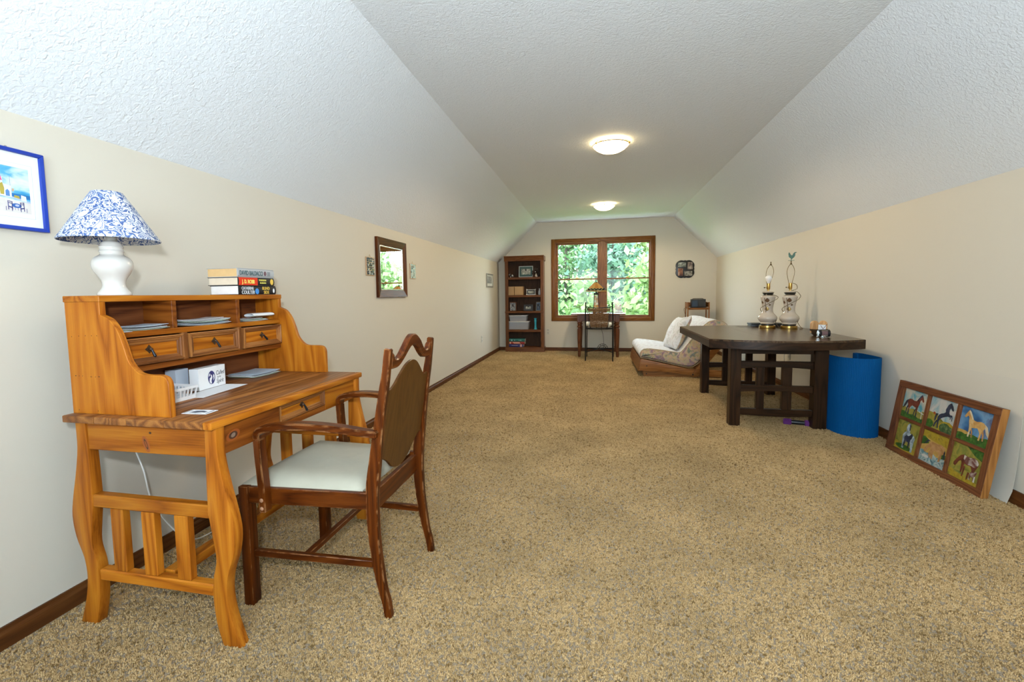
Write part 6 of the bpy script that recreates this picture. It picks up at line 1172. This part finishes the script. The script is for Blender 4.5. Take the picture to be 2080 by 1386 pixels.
def floral(name, base, amt, lightfac):
    if name in MATS: return MATS[name]
    m, nt, b = newmat(name); tc = N(nt, 'ShaderNodeTexCoord'); v = N(nt, 'ShaderNodeTexNoise'); v.inputs['Scale'].default_value = 11; v.inputs['Detail'].default_value = 2.5; v.inputs['Distortion'].default_value = 1.2; nt.links.new(tc.outputs['Object'], v.inputs['Vector'])
    cr = N(nt, 'ShaderNodeValToRGB'); e = cr.color_ramp.elements; fl = [(.10, .12, .07), (.20, .20, .11), base, base, (.36, .19, .17), (.19, .085, .12)]
    fl = [tuple(base[i] * (1 - amt) + c[i] * amt for i in range(3)) for c in fl]; pos = (.32, .39, .43, .55, .59, .66)
    while len(e) < 6: e.new(.5)
    for q, p, c in zip(e, pos, fl): q.position = p; q.color = (*c, 1)
    w = N(nt, 'ShaderNodeTexNoise'); w.inputs['Scale'].default_value = 34; w.inputs['Detail'].default_value = 3; nt.links.new(tc.outputs['Object'], w.inputs['Vector'])
    mx = N(nt, 'ShaderNodeMix', data_type='RGBA'); mx.inputs[0].default_value = .25 * amt; nt.links.new(v.outputs['Fac'], cr.inputs[0]); nt.links.new(cr.outputs[0], mx.inputs[6]); nt.links.new(w.outputs['Color'], mx.inputs[7])
    nt.links.new(mx.outputs[2], b.inputs['Base Color']); b.inputs['Roughness'].default_value = .85; b.inputs['Sheen Weight'].default_value = .2
    bp = N(nt, 'ShaderNodeBump'); bp.inputs['Strength'].default_value = .35; bp.inputs['Distance'].default_value = .02; n3 = N(nt, 'ShaderNodeTexNoise'); n3.inputs['Scale'].default_value = 7; nt.links.new(tc.outputs['Object'], n3.inputs['Vector']); nt.links.new(n3.outputs['Fac'], bp.inputs['Height']); nt.links.new(bp.outputs[0], b.inputs['Normal'])
    MATS[name] = m; return m
FLT = floral('tan_floral_chintz', (.52, .36, .185), 1.0, 1); FLP = floral('window_lit_floral_chintz', (.76, .78, .82), .25, 1)  # pale bluish copy paints window light onto mattress top and pillow faces
sec = [(.578, .262), (.570, .305), (.585, .348), (.635, .378), (.72, .374), (.84, .362), (.96, .345), (1.055, .332), (1.10, .365), (1.15, .43), (1.22, .53), (1.30, .635), (1.37, .705), (1.44, .745), (1.52, .748), (1.60, .715), (1.625, .665), (1.58, .58), (1.50, .47), (1.42, .36), (1.34, .255), (1.25, .165), (1.17, .145), (1.05, .165), (.85, .210), (.68, .246)]
cp = [(p.x, p.y) for p in spline([(a, b, 0) for a, b in sec + [sec[0]]], 3)][:-1]
inner = []
bm = BM(); ys = [6.300, 6.308, 6.330, 6.37] + list(np.linspace(6.45, 7.60, 12)) + [7.66, 7.70, 7.72, 7.728]
cxm, czm = 1.06, .40; rings = []
for i, y in enumerate(ys):
    e = min(i, len(ys) - 1 - i); sh = (.030, .016, .006, 0)[e] if e < 4 else 0; r = []
    n = len(cp)
    for k, (x, z) in enumerate(cp):
        px_, pz_ = cp[(k + 1) % n][0] - cp[k - 1][0], cp[(k + 1) % n][1] - cp[k - 1][1]; l = math.hypot(px_, pz_) or 1; nx_, nz_ = pz_ / l, -px_ / l
        wob = .004 * math.sin(9 * y + 3 * x) * (1 if z > .3 else 0)
        r.append(bm.verts.new((x + nx_ * sh, y, z + nz_ * sh + wob)))
    rings.append(r)
for i in range(len(rings) - 1):
    for k in range(n): bm.faces.new((rings[i][k], rings[i][(k + 1) % n], rings[i + 1][(k + 1) % n], rings[i + 1][k]))
c0f = bm.faces.new(rings[0][::-1]); c1f = bm.faces.new(rings[-1]); bmesh.ops.recalc_face_normals(bm, faces=bm.faces)
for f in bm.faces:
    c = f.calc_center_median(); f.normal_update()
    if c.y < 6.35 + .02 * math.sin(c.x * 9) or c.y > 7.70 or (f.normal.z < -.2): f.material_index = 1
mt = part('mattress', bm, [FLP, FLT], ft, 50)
# piping along the near edge
bm = BM(); tube(bm, [(x, 6.303, z) for x, z in cp[::2]] + [(cp[0][0], 6.303, cp[0][1])], .004, 6); part('piping', bm, plain('tan_piping', (.40, .30, .19), .8), mt)
def pillow(name, label, c, w, h, th, rot):
    bm = BM(); n = 16; M = Matrix.Translation(c) @ Euler(rot).to_matrix().to_4x4(); S_ = []
    for s in (1, -1):
        G = []
        for i in range(n + 1):
            row = []
            for j in range(n + 1):
                u, v = 2 * i / n - 1, 2 * j / n - 1; q = max(0, (1 - u ** 4) * (1 - v ** 4)) ** .55; pin = 1 - .07 * (u * u * (1 - v * v) + 0) ; pin2 = 1 - .07 * v * v * 0
                x = u * w / 2 * (1 - .10 * (1 - v * v)); y = v * h / 2 * (1 - .10 * (1 - u * u)); row.append(bm.verts.new(M @ Vector((x, y, s * (th / 2 * q + .002) + .006 * math.sin(7 * u + 5 * v)))))
            G.append(row)
        for i in range(n):
            for j in range(n):
                f = bm.faces.new((G[i][j], G[i + 1][j], G[i + 1][j + 1], G[i][j + 1]) if s > 0 else (G[i][j], G[i][j + 1], G[i + 1][j + 1], G[i + 1][j])); f.material_index = 0 if s > 0 else 1
    bmesh.ops.remove_doubles(bm, verts=bm.verts, dist=.0055); bmesh.ops.recalc_face_normals(bm, faces=bm.faces)
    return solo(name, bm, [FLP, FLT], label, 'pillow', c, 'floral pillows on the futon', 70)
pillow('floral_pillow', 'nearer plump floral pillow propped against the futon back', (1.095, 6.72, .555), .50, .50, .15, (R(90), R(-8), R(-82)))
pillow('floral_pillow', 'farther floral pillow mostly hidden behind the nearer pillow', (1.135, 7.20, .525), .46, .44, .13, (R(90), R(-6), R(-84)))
# make the pillows lean back along the mattress
for o in [o for o in bpy.data.objects if o.name.startswith('floral_pillow')]: o.rotation_euler = (0, R(24), 0)

# ------------------------------------------------------------------ corner stand with radio
sd_ = thing('side_stand', 'slim wooden gallery stand in the right far corner behind the futon', 'stand', (1.745, 8.72, 0)); SX, SZ, SYw = wood('stand', 'X'), wood('stand', 'Z'), wood('stand', 'Y')
bm = BM(); prism(bm, [(1.565, 8.60), (1.93, 8.60), (1.93, 8.84), (1.565, 8.84)], 'Z', .815, .832, .002); part('stand_top', bm, SX, sd_)
for x in (1.575, 1.918):
    for y in (8.612, 8.828):
        bm = BM(); box(bm, x - .009, x + .009, y - .009, y + .009, 0, .932 if x > 1.7 or y > 8.7 else .932, .002); part('stand_leg', bm, SZ, sd_)
bm = BM(); box(bm, 1.584, 1.909, 8.822, 8.834, .845, .925, .002); part('gallery_back', bm, SX, sd_)
for x in (1.569, 1.911):
    bm = BM(); box(bm, x, x + .012, 8.621, 8.819, .845, .925, .002); part('gallery_side', bm, SYw, sd_)
bm = BM(); box(bm, 1.584, 1.909, 8.606, 8.616, .80, .815, .001); box(bm, 1.575, 1.918, 8.615, 8.825, .20, .215, .001); part('lower_shelf', bm, SX, sd_)
bm = BM()
for x in (1.595, 1.618, 1.890): ball(bm, (x, 8.8215, .872), .010, 8, (1, .3, 1))
part('gallery_cutout', bm, plain('pale_disc', (.6, .55, .45), .5), sd_, kind='stuff')
rd = thing('radio', 'small black radio cassette player on the corner stand', 'radio', (1.75, 8.70, .8325))
bm = BM(); prism(bm, [(1.632, 8.635), (1.868, 8.635), (1.862, 8.75), (1.638, 8.75)], 'Z', .8325, .984, .008, 2); part('housing', bm, BLACKP, rd)
bm = BM(); box(bm, 1.645, 1.735, 8.630, 8.6355, .848, .958, .002); part('front_panel', bm, plain('slate_blue_panel', (.03, .05, .085), .25), rd)
bm = BM(); tube(bm, [(1.80, 8.6345, .905), (1.80, 8.629, .905)], .048, 24); part('speaker_grille', bm, plain('black_mesh', (.02, .02, .02), .6, bump=.5, bscale=400), rd)
bm = BM(); tube(bm, [(1.66, 8.69, .986), (1.68, 8.69, .994), (1.82, 8.69, .994), (1.84, 8.69, .986)], .005, 6); part('carry_handle', bm, BLACKP, rd)
bm = BM(); tube(bm, spline([(1.655, 8.752, .86), (1.60, 8.85, .84), (1.553, 8.85, .80), (1.552, 8.70, .70), (1.55, 8.66, .66)], 5), .0035, 6); box(bm, 1.540, 1.562, 8.648, 8.672, .630, .665, .003); part('cord', bm, BLACKP, rd)
# collage frame on the back wall
cf = thing('collage_frame', 'black scalloped collage frame with four photos on back wall right of window', 'photo frame', (1.583, YB, 1.525))
cx_, cz_ = 1.583, 1.525; oc = []
for k in range(96):
    a = 2 * math.pi * k / 96; ca, sa = math.cos(a), math.sin(a); p = (abs(ca) ** 5 + abs(sa) ** 5) ** (-1 / 5); r = .155 * p * (1 + .035 * math.cos(8 * a) * -1) + .012 * max(0, math.cos(4 * a)) ** 14
    oc.append((cx_ + r * ca, cz_ + r * sa))
bm = BM(); prism(bm, oc, 'Y', YB - .020, YB - .001, .004, 2); part('scalloped_board', bm, BLACKP, cf, 30)
for (x0, x1, z0, z1), mm in (((1.463, 1.598, 1.565, 1.648), P2('photo_landscape', [(.05, .06, .05), (.18, .20, .17), (.5, .52, .48)], 24)), ((1.627, 1.712, 1.520, 1.648), P2('photo_portrait', [(.05, .035, .04), (.20, .15, .13), (.48, .40, .32)], 18)), ((1.463, 1.547, 1.408, 1.540), P2('photo_autumn', [(.10, .03, .015), (.32, .13, .06), (.55, .45, .38)], 20)), ((1.572, 1.708, 1.405, 1.488), P2('photo_snow', [(.03, .03, .03), (.22, .20, .16), (.6, .58, .52)], 24))):
    bm = BM(); box(bm, x0, x1, YB - .0225, YB - .020, z0, z1, .0008); part('photo', bm, mm, cf)
# ------------------------------------------------------------------ carpet pile near the camera (nobody could count it)
def tuft_mesh():
    me = bpy.data.meshes.new('tuft'); bm = BM()
    for k in range(2):
        a = k * 3.14 + .4; c, s_ = math.cos(a), math.sin(a); b = Vector((c * .0008, s_ * .0008, 0)); t = Vector((c * .0026, s_ * .0026, 0))
        tube(bm, [b + Vector((0, 0, -.003)), b + t * .5 + Vector((0, 0, .0045)), b + t + Vector((0, 0, .0078))], [.0018, .0026, .0014], 4)
    bm.to_mesh(me); bm.free(); me.shade_smooth(); return me
def carpet_pile():
    tm = tuft_mesh(); m, nt, b = newmat('beige_pile_yarn'); oi = N(nt, 'ShaderNodeObjectInfo'); tc = N(nt, 'ShaderNodeTexCoord')
    cr = N(nt, 'ShaderNodeValToRGB'); e = cr.color_ramp.elements; e[0].position = 0; e[0].color = (.18, .108, .040, 1); e[1].position = 1; e[1].color = (.54, .372, .185, 1); k = e.new(.18); k.color = (.37, .243, .110, 1)
    nt.links.new(oi.outputs['Random'], cr.inputs[0]); geo = N(nt, 'ShaderNodeNewGeometry'); nz = N(nt, 'ShaderNodeTexNoise'); nz.inputs['Scale'].default_value = 2.4; nz.inputs['Detail'].default_value = 4; nt.links.new(geo.outputs['Position'], nz.inputs['Vector'])
    mr2 = N(nt, 'ShaderNodeMapRange'); mr2.inputs[1].default_value = .3; mr2.inputs[2].default_value = .7; mr2.inputs[3].default_value = .82; mr2.inputs[4].default_value = 1.14; nt.links.new(nz.outputs['Fac'], mr2.inputs[0])
    hs = N(nt, 'ShaderNodeHueSaturation'); nt.links.new(mr2.outputs[0], hs.inputs['Value']); nt.links.new(cr.outputs[0], hs.inputs['Color']); nt.links.new(hs.outputs[0], b.inputs['Base Color']); b.inputs['Roughness'].default_value = 1; b.inputs['Specular IOR Level'].default_value = .05
    tm.materials.append(m); to = bpy.data.objects.new('tuft', tm)
    bm = BM(); n = 10
    box(bm, XL + .02, XR - .02, .85, 8.95, -.0045, -.0035); fl_o = bpy.data.objects['floor']; pile = part('carpet_pile', bm, m, fl_o, 0, kind='stuff')
    ng = bpy.data.node_groups.new('pile', 'GeometryNodeTree'); ng.interface.new_socket('Geometry', in_out='INPUT', socket_type='NodeSocketGeometry'); ng.interface.new_socket('Geometry', in_out='OUTPUT', socket_type='NodeSocketGeometry')
    nd = ng.nodes; gi = nd.new('NodeGroupInput'); go = nd.new('NodeGroupOutput'); mt = nd.new('GeometryNodeMeshLine'); di = nd.new('GeometryNodeDistributePointsOnFaces'); ip = nd.new('GeometryNodeInstanceOnPoints'); ob = nd.new('GeometryNodeObjectInfo')
    pos = nd.new('GeometryNodeInputPosition'); sx = nd.new('ShaderNodeSeparateXYZ'); mr = nd.new('ShaderNodeMapRange'); rr = nd.new('FunctionNodeRandomValue'); rs = nd.new('FunctionNodeRandomValue'); nrm = nd.new('GeometryNodeInputNormal'); sn = nd.new('ShaderNodeSeparateXYZ'); gt = nd.new('FunctionNodeCompare')
    ob.inputs['Object'].default_value = to; ob.inputs['As Instance'].default_value = True
    mr.inputs[1].default_value = 2.6; mr.inputs[2].default_value = 5.0; mr.inputs[3].default_value = 30000; mr.inputs[4].default_value = 9000
    rr.data_type = 'FLOAT_VECTOR'; rr.inputs[0].default_value = (-.35, -.35, 0); rr.inputs[1].default_value = (.35, .35, 6.283)
    rs.data_type = 'FLOAT'; rs.inputs[2].default_value = .8; rs.inputs[3].default_value = 1.25
    gt.data_type = 'FLOAT'; gt.operation = 'GREATER_THAN'; gt.inputs[1].default_value = .5
    L = ng.links; L.new(gi.outputs[0], di.inputs['Mesh']); L.new(pos.outputs[0], sx.inputs[0]); L.new(sx.outputs['Y'], mr.inputs[0]); L.new(mr.outputs[0], di.inputs['Density']); L.new(nrm.outputs[0], sn.inputs[0]); L.new(sn.outputs['Z'], gt.inputs[0]); L.new(gt.outputs[0], di.inputs['Selection'])
    L.new(di.outputs['Points'], ip.inputs['Points']); L.new(ob.outputs['Geometry'], ip.inputs['Instance']); L.new(rr.outputs[0], ip.inputs['Rotation']); m2 = nd.new('ShaderNodeMapRange'); m2.inputs[1].default_value = 2.6; m2.inputs[2].default_value = 5.0; m2.inputs[3].default_value = 1.0; m2.inputs[4].default_value = 1.75; mm = nd.new('ShaderNodeMath'); mm.operation = 'MULTIPLY'; L.new(sx.outputs['Y'], m2.inputs[0]); L.new(m2.outputs[0], mm.inputs[0]); L.new(rs.outputs[1], mm.inputs[1]); L.new(mm.outputs[0], ip.inputs['Scale']); L.new(ip.outputs[0], go.inputs[0]); nd.remove(mt)
    md = pile.modifiers.new('pile', 'NODES'); md.node_group = ng
    COL.objects.link(to); to.parent = pile; to.location = (0, 0, -.06); to['kind'] = 'stuff'     # the single tuft lies under the floor slab face
carpet_pile()
